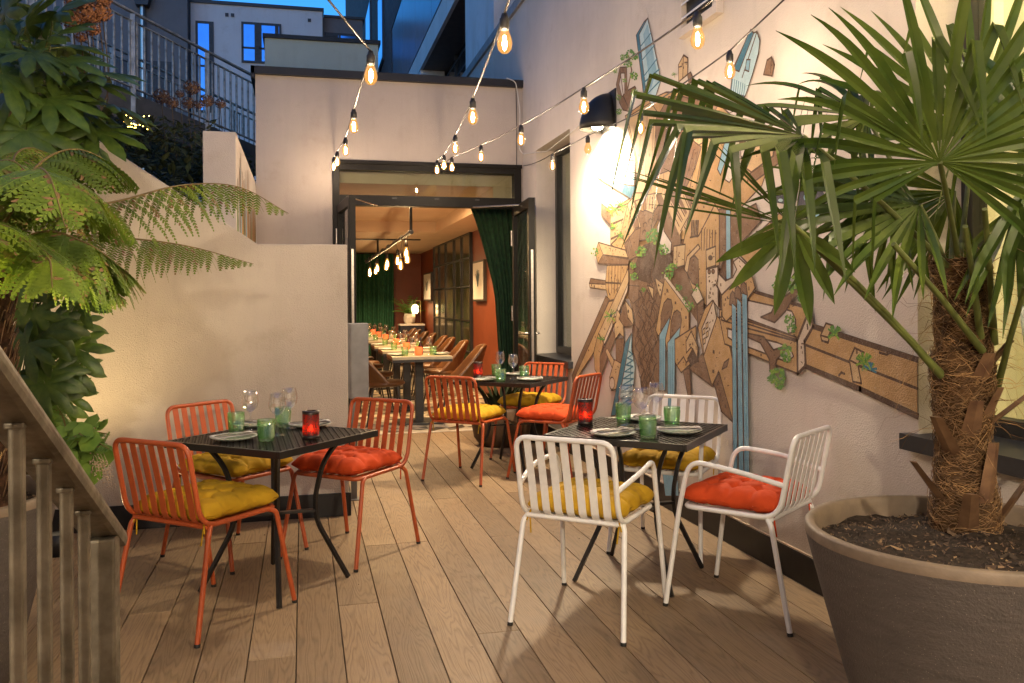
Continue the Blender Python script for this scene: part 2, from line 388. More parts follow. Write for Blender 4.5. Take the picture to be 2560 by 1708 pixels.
m = MB(); m.box(.452, .475, FY-.915, FY-.87, 2.30, 2.335); m.build('closer', white_metal, dl, True)
m = MB(); m.tube([(.46, FY-.75, 2.34), (.75, FY-.04, 2.352)], .007); m.build('closer_arm', steel, dl, True)

# ------------------------------------------------------------------ mural wall on the right (face X 2.31)
XW = 2.31
mw = thing('mural_wall', 'long rendered side wall painted with a cascading brown cityscape mural', 'wall', (XW, 4.5, 0))
w = MB()
def seg(y0, y1, z0, z1): w.box(XW, XW+.34, y0, y1, z0, z1)
seg(-2.2, .55, -.1, 4.55); seg(.55, 2.87, -.1, .80); seg(.55, 2.87, 3.5, 4.55); seg(2.87, 7.3, -.1, 4.55)
seg(7.3, 8.45, -.1, .79); seg(7.3, 8.45, 2.885, 4.55); seg(8.45, 9.25, -.1, 4.55); seg(9.25, 23, 3.66, 4.55)
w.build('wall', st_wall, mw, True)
sk = MB(); sk.box(XW-.014, XW-.0005, 1.2, 8.968, .001, .15); sk.build('skirting', black_satin, mw, True, bevel=.003)
sk = MB(); sk.box(XW-.012, XW-.0005, 1.2, 8.968, .1505, .157); sk.build('skirting_strip', M('tan strip', (.5, .4, .28), .7), mw, True)  # thin tan strip along the top of the skirting
cp = MB(); cp.box(XW-.03, XW+.5, -2.2, 23, 4.552, 4.66); cp.build('coping', M('weathered coping', (.28, .26, .25), .6), mw, True, bevel=.006)
def window(y0, y1, z0, z1, sill_over, blindm, mull=()):
    xf = XW+.20
    f = MB(); fw = .06
    f.box(xf, xf+.07, y0+.001, y0+fw, z0, z1-.001); f.box(xf, xf+.07, y1-fw, y1-.001, z0, z1-.001); f.box(xf, xf+.07, y0+fw, y1-fw, z0, z0+.08); f.box(xf, xf+.07, y0+fw, y1-fw, z1-fw, z1-.001)
    for y in mull: f.box(xf, xf+.07, y-.035, y+.035, z0+.08, z1-fw)
    wo = f.build('window', M('window frame', (.022, .021, .02), .4, .2), mw, True, bevel=.003)
    p = MB(); p.box(xf+.03, xf+.036, y0+fw, y1-fw, z0+.08, z1-fw); p.build('pane', glass_dark, wo, True)
    s = MB(); s.prism([(XW-.045, z0-.022), (XW-.045, z0+.002), (xf, z0+.012), (xf, z0-.02)], 1, y0-.05, y1+.05); s.box(XW-.047, XW-.043, y0-.052, y1+.052, z0-.058, z0+.003); s.box(XW-.045, XW-.003, y0-.053, y0-.049, z0-.058, z0+.003); s.box(XW-.045, XW-.003, y1+.049, y1+.053, z0-.058, z0+.003)
    s.build('sill', anth, wo, True)
    bl = MB(); nn = 60
    for i in range(nn):
        ya, yb = y0+(y1-y0)*i/nn, y0+(y1-y0)*(i+1)/nn
        xa, xb = xf+.11+.014*math.sin(i*1.3), xf+.11+.014*math.sin((i+1)*1.3)
        bl.add([(xa, ya, z0), (xb, yb, z0), (xb, yb, z1), (xa, ya, z1)], [(0, 1, 2, 3)], 0, True)
    bl.build('blind', blindm, wo, True, fixn=False)
    rb_ = MB(); rb_.add([(xf+.09, y0-.1, z0-.1), (xf+1.0, y0-.1, z0-.1), (xf+1.0, y1+.1, z0-.1), (xf+.09, y1+.1, z0-.1), (xf+.09, y0-.1, z1+.1), (xf+1.0, y0-.1, z1+.1), (xf+1.0, y1+.1, z1+.1), (xf+.09, y1+.1, z1+.1)], [(0, 1, 2, 3), (4, 5, 6, 7), (0, 1, 5, 4), (1, 2, 6, 5), (2, 3, 7, 6)])
    rb_.build('room_lining', M('room lining', (.6, .56, .46), .9), wo, True)
    return wo
def blindmat(name, col, tr):
    m, nt, n, l, b = new_mat(name); d = n.new('ShaderNodeBsdfTranslucent'); d.inputs[0].default_value = (*col, 1); b.inputs[0].default_value = (*col, 1); b.inputs['Roughness'].default_value = .9
    x = n.new('ShaderNodeMixShader'); x.inputs[0].default_value = tr; l.new(b.outputs[0], x.inputs[1]); l.new(d.outputs[0], x.inputs[2]); l.new(x.outputs[0], n['Material Output'].inputs[0]); return m
window(7.3, 8.45, .82, 2.885, 0, blindmat('olive blind', (.42, .38, .24), .3))
window(.55, 2.87, .83, 3.5, 0, blindmat('cream curtain', (.72, .66, .50), .6), (1.7,))
def lamp(name, kind, loc, energy, col, size=.05, parent=None, **kw):
    d = bpy.data.lights.new(name, kind); d.energy = energy; d.color = col
    if kind in ('POINT', 'SPOT'): d.shadow_soft_size = size
    for k, v in kw.items(): setattr(d, k, v)
    o = bpy.data.objects.new(name, d); C.objects.link(o); o.location = loc; return o
lamp('room_lamp', 'POINT', (XW+.75, 1.75, 2.95), WINDOW_LAMP, (1, .80, .50), .12)
lamp('room_lamp', 'POINT', (XW+.9, 7.9, 2.4), 2.5, (1, .8, .5), .1)
# ventilation hood in the wall, top edge of the picture
vh = MB(); y0, y1, z0, z1 = 4.42, 4.93, 2.97, 3.33
vh.box(XW-.05, XW-.001, y0, y0+.05, z0, z1); vh.box(XW-.05, XW-.001, y1-.05, y1, z0, z1); vh.box(XW-.05, XW-.001, y0+.05, y1-.05, z0, z0+.05); vh.box(XW-.05, XW-.001, y0+.05, y1-.05, z1-.05, z1)
vent = vh.build('vent', stucco('vent frame', (.60, .53, .47)), mw, True, bevel=.003)
vb = MB(); vb.box(XW-.012, XW-.0012, y0+.05, y1-.05, z0+.05, z1-.05); vb.build('vent_opening', black, vent, True)
for k in range(3):
    zz = z0+.10+.085*k; s = MB(); s.prism([(XW-.012, zz+.03), (XW-.048, zz), (XW-.048, zz+.012), (XW-.012, zz+.042)], 1, y0+.05, y1-.05); s.build('louvre', white_metal, vent, True)

# ------------------------------------------------------------------ low wall, stub wall
lw = MB(); lw.prism([(.277, -.1), (.277, 1.729), (-.273, 1.729), (-1.479, 2.541), (-2.75, 3.40), (-4.9, 3.40), (-4.9, -.1)], 1, 5.6, 5.80)
low = lw.build('low_wall', st_low, bevel=.008); tag(low, 'low rendered wall in front of the doorway whose top slopes up to the left', 'wall')
sk = MB(); sk.box(-4.58, .279, 5.585, 5.5995, .001, .148); sk.box(.2775, .291, 5.585, 5.80, .001, .148); sk.build('skirting', black_satin, low, True, bevel=.003)
pw = MB(); pw.box(-.665, -.445, 6.3, 8.969, .0, 2.555)
stub = pw.build('stub_wall', stucco('stub render', (.60, .53, .47)), bevel=.006); tag(stub, 'short upright stub of rendered wall with painted streaks beside the restaurant corner', 'wall')
mcol = dict(amber=(.56, .27, .055), ochre=(.48, .30, .135), brown=(.215, .125, .072), dark=(.105, .062, .040), tan=(.53, .37, .20), cream=(.60, .49, .37), blue=(.22, .40, .50), deep=(.055, .17, .24), ice=(.42, .58, .62), green=(.10, .24, .05), lime=(.22, .36, .05), wall=WALLC, navy=(.06, .06, .08))
MURN = list(mcol)
def paint(name, col):
    m, nt, n, l, b = new_mat('mural '+name); v = tc(n, l)
    f = nz(n, l, v, 14, 4); g = nz(n, l, v, 190, 2)
    c = ramp(n, l, f, [(.3, tuple(x*.86 for x in col)), (.7, tuple(min(1, x*1.08) for x in col))])
    c = mixc(n, l, ramp(n, l, g, [(.36, .45), (.52, 0.)]), c, tuple(x*.6 for x in col))
    c = mixc(n, l, ramp(n, l, nz(n, l, v, 60, 4, .7), [(.58, 0.), (.74, .35)]), c, tuple(x*.9 for x in WALLC)); c = mixc(n, l, ramp(n, l, nz(n, l, v, 3.5, 5, .65), [(.50, 0.), (.78, .16)]), c, WALLC)
    l.new(c, b.inputs[0]); b.inputs['Roughness'].default_value = .82; b.inputs['Specular IOR Level'].default_value = .3
    vr = n.new('ShaderNodeTexVoronoi'); vr.inputs['Scale'].default_value = 150; l.new(v, vr.inputs['Vector'])
    ad = n.new('ShaderNodeMath'); ad.operation = 'ADD'; l.new(vr.outputs['Distance'], ad.inputs[0]); l.new(g, ad.inputs[1]); bump(n, l, b, ad.outputs[0], .35, .006)
    return m
MURM = [paint(k, mcol[k]) for k in MURN]
ms = MB(); rs = random.Random(5)
ys = 6.42
while ys < 8.9:
    wd_ = rs.uniform(.07, .20); k = rs.choice(['amber', 'brown', 'amber', 'ochre', 'blue', 'green', 'amber'])
    zt = rs.uniform(2.1, 2.5); zb = 1.2
    n_ = 9; L = []; Rr = []
    for i in range(n_+1):
        tt = i/n_; z = zb+(zt-zb)*tt; ww = wd_*(1-tt**3)*.5+.004; sh = rs.uniform(-.012, .012); L.append((ys-ww+sh, z)); Rr.append((ys+ww+sh, z))
    for i in range(n_):
        x_ = -.4438+rs.uniform(0, .0006)
        ms.add([(x_, *L[i]), (x_, *Rr[i]), (x_, *Rr[i+1]), (x_, *L[i+1])], [(0, 1, 2, 3)], MURN.index(k))
        for e in (L, Rr): ms.add([(x_+.0008, e[i][0]-.006, e[i][1]), (x_+.0008, e[i][0]+.006, e[i][1]), (x_+.0008, e[i+1][0]+.006, e[i+1][1]), (x_+.0008, e[i+1][0]-.006, e[i+1][1])], [(0, 1, 2, 3)], MURN.index('brown'))
    ys += wd_*rs.uniform(.7, 1.3)
ms.build('mural', MURM, stub, True, fixn=False)
# grey box on a post behind the wall end
gb = thing('metal_box', 'grey metal box on a slim post just behind the end of the low wall', 'box', (.39, 6.05, 0))
m = MB(); m.box(-.10, .048, -.05, .05, .70, 1.215); m.build('housing', M('grey powder coat', (.20, .20, .205), .45, .2), gb, bevel=.006)
m = MB(); m.box(-.075, -.035, -.02, .02, .004, .70); m.box(-.1, -.01, -.05, .05, .0005, .006); m.build('post', M('grey post', (.16, .15, .14), .5, .4), gb)
# ------------------------------------------------------------------ bank, back stair and railings
bk = MB(); nx, ny = 26, 18
vs = []
for j in range(ny+1):
    for i in range(nx+1):
        x = -.68-4.5*i/nx; y = 5.82+5.2*j/ny
        z = min(1.3+.46*(-.68-x)+.16*(y-5.8), 3.6)+.07*noise.noise((x*2, y*2, 0))
        vs.append((x, y, z))
bk.add(vs, [(j*(nx+1)+i, j*(nx+1)+i+1, (j+1)*(nx+1)+i+1, (j+1)*(nx+1)+i) for j in range(ny) for i in range(nx)], 0, True)
tag(bk.build('bank', soilm), kind='structure')
rail_m = M('railing steel', (.42, .41, .38), .5, .35, .25, 10)
def stair_rail(p, q, label, n, th, groupz=.95, posts=(0,)):
    p, q = Vector(p), Vector(q)
    t = thing('stair_railing', label, 'railing', tuple(p-Vector((0, 0, groupz))))
    m = MB(); m.bar(p, q, .05, .022); m.build('handrail', rail_m, t, True, bevel=.003)
    for dz in (-.10, -.84): m = MB(); m.bar(p+Vector((0, 0, dz)), q+Vector((0, 0, dz)), .035, .012); m.build('rail', rail_m, t, True)
    d = (q-p); dat = None
    for i in range(n):
        c = p+d*((i+.5)/n)
        if dat is None:
            m = MB(); m.tube([(0, 0, -.84), (0, 0, -.1)], th/2, 6); o = m.build('baluster', rail_m, t); dat = o.data
        else: o = MB().build('baluster', None, t, data=dat)
        o.location = c-Vector(t.location)
    for s in posts:
        c = p+d*s; m = MB(); m.bar(c+Vector((0, 0, -1.3)), c+Vector((0, 0, -.02)), .05, .05, 0, up=(1, 0, 0)); m.build('post', rail_m, t, True)
    return t
stair_rail((-4.3, 7.6, 5.22), (-.50, 11.72, 4.27), 'galvanised railing climbing to the upper left, on the near side of the stair', 58, .029, posts=(.02, .45, .655, .84, 1))
stair_rail((-4.7, 9.7, 5.3), (-.1, 14.66, 4.15), 'second railing seen through the near one, on the far side of the stair', 70, .02, posts=(.1, .5, .8))
sb = MB(); pp, qq = Vector((-4.3, 7.6, 4.32)), Vector((-.50, 11.72, 3.38)); nn_ = Vector((-.74, .68, 0))*1.3
sb.add([pp, qq, qq+nn_, pp+nn_, pp-Vector((0, 0, .35)), qq-Vector((0, 0, .35)), qq+nn_-Vector((0, 0, .35)), pp+nn_-Vector((0, 0, .35))], [(0, 1, 2, 3), (4, 7, 6, 5), (0, 4, 5, 1), (1, 5, 6, 2), (2, 6, 7, 3), (3, 7, 4, 0)])
tag(sb.build('stair_ramp', M('stair concrete', (.10, .098, .095), .9)), kind='structure')

# ------------------------------------------------------------------ buildings behind
louv = M('louvre grey', (.045, .05, .06), .5, .3); pale = stucco('pale render', (.78, .77, .78), .06, .2)
def far_window(par, x0, x1, z0, z1, y, split=()):
    f = MB(); fw = .06
    f.box(x0, x1, y-.03, y+.02, z0, z0+fw); f.box(x0, x1, y-.03, y+.02, z1-fw, z1); f.box(x0, x0+fw, y-.03, y+.02, z0+fw, z1-fw); f.box(x1-fw, x1, y-.03, y+.02, z0+fw, z1-fw)
    w_ = f.build('window', louv, par, True)
    p = MB(); p.box(x0+fw, x1-fw, y-.012, y-.006, z0+fw, z1-fw); p.build('pane', skyglass, w_, True)
    for a, b2, kind in split:
        if kind == 'l':
            q = MB(); zz = z0+fw
            q.box(a, b2, y-.022, y-.016, z0+fw, z1-fw)
            while zz < z1-fw: q.box(a, b2, y-.035, y-.022, zz, zz+.045); zz += .10
            q.build('louvre_panel', louv, w_, True)
        else:
            q = MB(); q.box(a, b2, y-.03, y-.013, z0+fw, z1-fw) if kind == 'm' else q.box(x0, x1, y-.03, y-.013, a, b2); q.build('mullion', louv, w_, True)
wb = thing('apartment_building', 'pale rendered flat roofed building with louvred windows against the evening sky', 'building', (-1.2, 25, 0))
m = MB(); m.box(-2.93, .60, 25, 31, 0, 9.60); m.build('wall', pale, wb, True)
m = MB(); m.box(-2.97, .64, 24.95, 31.05, 9.602, 9.69); m.build('coping', anth, wb, True)
m = MB(); m.box(.605, 1.75, 25.35, 31, 0, 9.55); m.build('set_back_wall', st_dark, wb, True)
m = MB(); m.box(.645, 1.8, 25.3, 31, 9.552, 9.62); m.build('coping', anth, wb, True)
far_window(wb, -2.80, -2.33, 6.6, 9.10, 24.99, ((-2.45, -2.39, 'l'), (7.85, 7.9, 'h')))
far_window(wb, -1.60, -.53, 8.03, 9.16, 24.99, ((-1.25, -1.12, 'l'), (-1.13, -1.06, 'm'), (-.70, -.6, 'l'), (8.42, 8.47, 'h')))
far_window(wb, .66, 1.6, 8.45, 9.12, 25.34, ((.72, 1.05, 'l'), (1.06, 1.12, 'm')))
for x in (-1.98, -1.83, .24): m = MB(); m.box(x-.045, x+.045, 24.97, 24.999, 9.28, 9.37); m.build('vent', louv, wb, True)
gbd = thing('grey_building', 'dark grey rendered building with a steel drainpipe, left of the pale apartment block', 'building', (-5, 24.6, 0))
m = MB(); m.box(-9, -2.95, 24.5, 31, 0, 13); m.build('wall', st_dark, gbd, True)
m = MB(); m.tube([(-4.05, 24.38, 0), (-4.05, 24.38, 9.2)], .07, 10); dp = m.build('drainpipe', steel, gbd, True)
m = MB(); m.prism([(-4.3, 9.6), (-3.8, 9.6), (-3.9, 9.2), (-4.2, 9.2)], 1, 24.2, 24.5); m.build('hopper', anth, dp, True)
m = MB(); m.box(-5.9, -3.3, 24.45, 24.499, 4.5, 7.8); m.build('shutter', louv, gbd, True)
rbx = thing('rooftop_box', 'low cream parapet with a dark cap standing on the restaurant roof', 'parapet', (.26, 11, 3.62))
m = MB(); m.box(-.432, .95, 11, 13.5, 3.621, 4.615); m.build('wall', stucco('cream parapet', (.52, .55, .44)), rbx, True)
m = MB(); m.box(-.455, .98, 10.97, 13.53, 4.617, 4.665); m.build('coping', black_satin, rbx, True)
ub = thing('upper_storeys', 'upper floors of the neighbouring building with metal cladding, brick and recessed glazing', 'building', (4.5, 14, 4.66))
m = MB(); m.box(XW+.55, 8, 4, 24, 4.662, 6.0); m.build('glazing', M('dark glazing', (.018, .022, .03), .08, 0, .1, 2, spec=.8), ub, True)
m = MB(); m.box(XW+.01, XW+.55, 10.4, 12.3, 4.662, 5.998); m.build('column', stucco('column render', (.74, .73, .75)), ub, True)
m = MB(); m.box(XW+.01, XW+.5, 17.2, 19.2, 4.662, 5.998); m.build('column', stucco('column render', (.74, .73, .75)), ub, True)
m = MB(); m.box(XW, XW+.06, 4, 22.5, 6.002, 6.42); m.build('fascia', stucco('fascia', (.78, .77, .78)), ub, True)
m = MB(); m.box(XW+.06, 8, 4, 22.5, 6.002, 6.2); m.build('soffit', M('timber soffit', (.12, .085, .06), .7), ub, True)
for y in (12.9, 14.4, 16.0): m = MB(); m.box(XW+.50, XW+.545, y-.03, y+.03, 4.664, 5.99); m.build('mullion', louv, ub, True)
for k in range(4):
    m = MB(); z = 4.95+.28*k; m.tube([(XW+.48, 12.4, z), (XW+.48, 17, z)], .012, 6); m.build('guard_rail', louv, ub, True)
yy = 4.0
while yy < 22.4:
    m = MB(); m.box(XW-.01, XW+.06, yy+.01, min(yy+2.3, 22.5)-.01, 6.44, 8.42); m.build('panel', M('zinc cladding', (.16, .20, .27), .3, .75, .12, 2), ub, True, bevel=.006); yy += 2.3
m = MB(); m.box(XW+.062, 8, 4, 22.5, 6.2, 8.42); m.build('core', louv, ub, True)
bm_, nt, n, l, b = new_mat('dark brick'); v = tc(n, l); br = n.new('ShaderNodeTexBrick'); br.inputs['Scale'].default_value = 1; br.inputs['Brick Width'].default_value = .225; br.inputs['Row Height'].default_value = .075; br.inputs['Mortar Size'].default_value = .008
sw = n.new('ShaderNodeSeparateXYZ'); cw = n.new('ShaderNodeCombineXYZ'); l.new(v, sw.inputs[0]); l.new(sw.outputs[1], cw.inputs[0]); l.new(sw.outputs[2], cw.inputs[1]); l.new(cw.outputs[0], br.inputs['Vector'])
br.inputs['Color1'].default_value = (.075, .068, .072, 1); br.inputs['Color2'].default_value = (.12, .11, .115, 1); br.inputs['Mortar'].default_value = (.05, .05, .055, 1); l.new(br.outputs[0], b.inputs[0]); b.inputs['Roughness'].default_value = .85
m = MB(); m.box(XW-.02, 8, 4, 22.5, 8.44, 20); m.box(XW-.02, 8, 22.5, 46, 0, 20); m.build('brick_wall', bm_, ub, True)
for y0, y1, z0, z1 in ((24.5, 26, 8.2, 10.4), (18.5, 20, 9.5, 11.5), (29, 31, 8.8, 11.5), (34, 35, 9, 12)):
    m = MB(); m.box(XW-.06, XW-.021, y0, y1, z0, z1); wq = m.build('window', louv, ub, True)
    m = MB(); m.box(XW-.075, XW-.061, y0+.1, y1-.1, z0+.1, z1-.1); m.build('pane', skyglass, wq, True)

# the rest of the courtyard, behind and to the left of the camera
m = MB(); m.box(-5, 6, -3.4, -3.1, -.1, 6.5); tag(m.build('rear_wall', stucco('rear render', (.72, .67, .60))), 'tall rendered wall closing the courtyard behind the camera', 'wall')
m = MB(); m.box(-4.9, -4.6, -3.1, 5.598, -.1, 6.5); tag(m.build('side_wall', stucco('side render', (.70, .65, .58))), 'tall rendered wall along the left side of the courtyard', 'wall')
# ------------------------------------------------------------------ mural painted on the wall
FR = dict(A=(1420, 480, 2.6133), B=(1640, 480, 2.0625), C=(1480, 20, 2.7034), G=(1380, 500, 1.867))
mur = MB(); LAY = [0]; rm = random.Random(11)
def wp(fr_, p):
    ox, oy, s = FR[fr_]; return on_wall(ox+p[0]/s, oy+p[1]/s)
def lay(st=1):
    LAY[0] += st; return XW-.0012-LAY[0]*.000007
def mline(fr_, pts, w=.0095, col='dark'):
    x = lay(); P = [wp(fr_, p) for p in pts]
    for a, b in zip(P[:-1], P[1:]):
        d = Vector((b[0]-a[0], b[1]-a[1]));
        if d.length < 1e-6: continue
        nn = Vector((-d.y, d.x)).normalized()*w*.5; e = d.normalized()*w*.35; w1 = rm.uniform(.8, 1.25)
        mur.add([(x, a[0]-e.x+nn.x*w1, a[1]-e.y+nn.y*w1), (x, a[0]-e.x-nn.x*w1, a[1]-e.y-nn.y*w1), (x, b[0]+e.x-nn.x, b[1]+e.y-nn.y), (x, b[0]+e.x+nn.x, b[1]+e.y+nn.y)], [(0, 1, 2, 3)], MURN.index(col))
def mp_(fr_, col, pts, line=.0095):
    x = lay(); P = [wp(fr_, p) for p in pts]
    mur.add([(x, y, z) for y, z in P], [tuple(range(len(P)))], MURN.index(col))
    if line and col in ('ochre', 'tan', 'brown', 'cream') and len(pts) > 2:      # small openings, cracks and hatching inside each painted block
        ys_ = [p[0] for p in pts]; zs_ = [p[1] for p in pts]
        def inside(q):
            c_ = False
            for a, b in zip(pts, list(pts[1:])+[pts[0]]):
                if (a[1] > q[1]) != (b[1] > q[1]) and q[0] < (b[0]-a[0])*(q[1]-a[1])/(b[1]-a[1]+1e-9)+a[0]: c_ = not c_
            return c_
        k = {'A': 2.6133, 'B': 2.0625, 'C': 2.7034, 'G': 1.867}[fr_]/2.3
        for i in range(int(min(26, (max(ys_)-min(ys_))*(max(zs_)-min(zs_))/(900*k*k)))):
            q = (rm.uniform(min(ys_), max(ys_)), rm.uniform(min(zs_), max(zs_))); h_ = rm.uniform(5, 10)*k
            if all(inside((q[0]+dx, q[1]+dy)) for dx in (-9*k, 9*k) for dy in (-9*k, 9*k)):
                r_ = rm.random()
                if col != 'brown' and r_ < .4: x2 = lay(); W4 = [wp(fr_, p) for p in ((q[0]-h_*.3, q[1]-h_*.7), (q[0]+h_*.3, q[1]-h_*.8), (q[0]+h_*.3, q[1]+h_*.7), (q[0]-h_*.3, q[1]+h_*.7))]; mur.add([(x2, y, z) for y, z in W4], [(0, 1, 2, 3)], MURN.index(rm.choice(['dark', 'brown'])))
                elif r_ < .8: a_ = rm.uniform(-1.2, 1.2); mline(fr_, [q, (q[0]+h_*.6, q[1]+h_*a_*.5), (q[0]+h_*1.0, q[1]+h_*a_)], .005)
                else: mline(fr_, [(q[0], q[1]-h_), (q[0]+h_*.1, q[1]+h_)], .006); mline(fr_, [(q[0]+h_*.6, q[1]-h_), (q[0]+h_*.7, q[1]+h_)], .006)
    if line: mline(fr_, list(pts)+[pts[0]], line)
def mell(fr_, col, c, rx, ry, line=0, n=14):
    mp_(fr_, col, [(c[0]+rx*math.cos(2*math.pi*i/n), c[1]+ry*math.sin(2*math.pi*i/n)) for i in range(n)], line)
def mleaf(fr_, c, r, n=14):
    for i in range(int(n*2)):
        a, q = rm.uniform(0, 6.28), r*math.sqrt(rm.random())
        mell(fr_, rm.choice(['green', 'green', 'lime']), (c[0]+q*math.cos(a), c[1]+q*math.sin(a)), r*rm.uniform(.13, .25), r*rm.uniform(.14, .28), 0, 7)
def mgrass(fr_, c, r, n=9, col='green'):
    for i in range(n):
        a = rm.uniform(-2.6, -.5) if i % 2 else rm.uniform(0, 6.28); mline(fr_, [c, (c[0]+r*math.cos(a), c[1]+r*math.sin(a))], .010, rm.choice([col, 'lime']))
def mwin(fr_, pts, s=6):
    for p in pts: mp_(fr_, 'dark', [(p[0]-s*.5, p[1]-s), (p[0]+s*.5, p[1]-s*.8), (p[0]+s*.5, p[1]+s), (p[0]-s*.5, p[1]+s*.8)], 0)
# ground tone under the whole cluster
mp_('A', 'ochre', [(283, 140), (395, 70), (640, 40), (800, 60), (800, 1080), (715, 1105), (600, 935), (440, 830), (400, 700), (330, 690), (268, 700), (262, 480), (285, 345)], 0)
mp_('B', 'brown', [(0, 0), (330, 40), (400, 120), (400, 420), (370, 650), (300, 560), (220, 680), (60, 440), (0, 300)], 0)
# upper body
mp_('C', 'ochre', [(225, 730), (350, 640), (500, 570), (640, 570), (860, 650), (1000, 780), (1000, 1000), (1180, 1110), (1150, 1200), (960, 1400), (900, 1568), (130, 1568), (130, 1375), (280, 1270), (300, 1050)])
mp_('C', 'tan', [(240, 740), (400, 640), (440, 700), (420, 1000), (380, 1250), (290, 1250), (310, 1050)])
mp_('C', 'brown', [(430, 760), (520, 600), (620, 600), (850, 660), (790, 800), (700, 830), (640, 790), (650, 900), (600, 1180), (520, 1100), (440, 1130)])
mp_('C', 'wall', [(520, 760), (560, 740), (550, 860), (520, 880)], .008)
mp_('C', 'tan', [(640, 790), (700, 800), (780, 890), (720, 930), (660, 870)])
mp_('C', 'brown', [(660, 880), (740, 940), (700, 1080), (630, 1230), (600, 1190)])
mp_('C', 'tan', [(790, 800), (850, 770), (840, 1000), (760, 1150), (740, 1000)])
mp_('C', 'wall', [(960, 900), (1000, 860), (1010, 1060), (930, 1180), (900, 1160)], .008)
mp_('C', 'blue', [(940, 760), (985, 775), (930, 960), (870, 1130), (850, 1090), (900, 900)])
mp_('C', 'brown', [(1000, 780), (1080, 800), (1040, 900), (1000, 960)])
mp_('C', 'brown', [(1240, 930), (1430, 870), (1420, 925), (1200, 1100), (1090, 1180), (1070, 1120), (1230, 1000)])
mp_('C', 'tan', [(1075, 830), (1160, 810), (1235, 870), (1225, 1000), (1080, 1110), (1010, 1060)])
for k in range(5): mline('C', [(330+45*k, 720+10*k), (320+40*k, 1240)], .007, 'brown')
for k in range(4): mline('C', [(690+28*k, 960+10*k), (600+45*k, 1300)], .008)
# tree house, towers
mp_('C', 'brown', [(165, 520), (190, 402), (236, 400), (240, 560), (292, 530), (300, 545), (262, 640), (272, 705), (212, 690), (186, 640)])
mp_('C', 'wall', [(185, 520), (200, 440), (222, 440), (222, 580), (205, 600)], .009)
mline('C', [(190, 410), (215, 600), (260, 700)], .012); mline('C', [(240, 560), (270, 420), (250, 330)], .02, 'brown')
for c, r in (((160, 425), 17), ((210, 335), 20), ((255, 315), 34), ((292, 335), 24), ((245, 375), 28), ((285, 460), 28), ((225, 490), 16), ((178, 605), 20), ((290, 575), 24), ((182, 700), 22)): mleaf('C', c, r)
mp_('C', 'deep', [(302, 185), (355, 95), (380, 70), (322, 180), (374, 600), (358, 636)])
mp_('C', 'ice', [(322, 180), (380, 70), (425, 270), (470, 490), (412, 665), (374, 600)])
mp_('C', 'blue', [(350, 180), (380, 110), (440, 420), (400, 560)], 0)
for a, b in (((328, 266), (400, 172)), ((340, 356), (424, 255)), ((352, 465), (442, 345)), ((360, 500), (458, 415)), ((370, 590), (466, 490))): mline('C', [a, b], .012, 'deep')
mp_('C', 'tan', [(588, 385), (622, 320), (652, 338), (650, 450), (590, 500)]); mline('C', [(622, 320), (618, 470)]); mline('C', [(630, 370), (650, 368)]); mline('C', [(592, 400), (612, 395)])
mleaf('C', (560, 452), 16, 8)
mp_('C', 'brown', [(650, 450), (670, 435), (690, 480), (660, 520)])
mp_('C', 'ice', [(1078, 147), (1098, 170), (1120, 160), (1140, 220), (1130, 310), (1090, 450), (1040, 600), (940, 570), (958, 410)])
mp_('C', 'deep', [(1060, 180), (1078, 147), (1098, 172), (1000, 430), (962, 415)], .008)
mline('C', [(1120, 162), (1020, 470)], .009); mp_('C', 'blue', [(1040, 420), (1050, 350), (1075, 350), (1065, 430)], .008)
for k in range(7): mline('C', [(955+14*k, 480+6*k), (945+14*k, 585+3*k)], .007, 'deep')
mp_('C', 'brown', [(1165, 450), (1188, 355), (1218, 333), (1238, 385), (1222, 460)]); mline('C', [(1218, 335), (1212, 440)], .007)
# ice disc under the lamp
mp_('C', 'ice', [(28, 1010), (160, 1012), (292, 1035), (292, 1150), (268, 1292), (48, 1152), (28, 1080)])
mp_('C', 'deep', [(48, 1152), (240, 1196), (300, 1205), (268, 1292)])
for k in range(9): mline('C', [(30+2*k, 1020+14*k), (290, 1050+16*k)], .006, 'deep')
# right: glossy globe and bridge tower
mp_('C', 'navy', [(1195, 1260), (1260, 1215), (1400, 1190), (1440, 1280), (1330, 1330), (1210, 1310)], 0)
for p in ((1240, 1265), (1300, 1240), (1360, 1230), (1280, 1300)): mell('C', 'ice', p, 16, 11)
mell('C', 'navy', (1490, 1310), 95, 125)
for p in ((1450, 1280), (1480, 1370), (1530, 1400), (1500, 1250), (1440, 1400)): mell('C', 'blue', p, 14, 22)
mp_('B', 'navy', [(470, 185), (490, 135), (530, 150), (525, 180)], 0); mp_('B', 'ice', [(480, 160), (495, 140), (515, 148), (500, 165)], 0)
mp_('B', 'brown', [(388, 130), (520, 60), (545, 150), (415, 292), (388, 330)])
mp_('B', 'ochre', [(430, 320), (560, 185), (640, 110), (700, 150), (480, 372)]); mp_('B', 'brown', [(480, 372), (700, 150), (760, 175), (700, 260), (505, 402)])
for p in ((497, 270), (525, 212), (525, 255), (575, 190), (600, 160)): mell('B', 'dark', p, 7, 13)
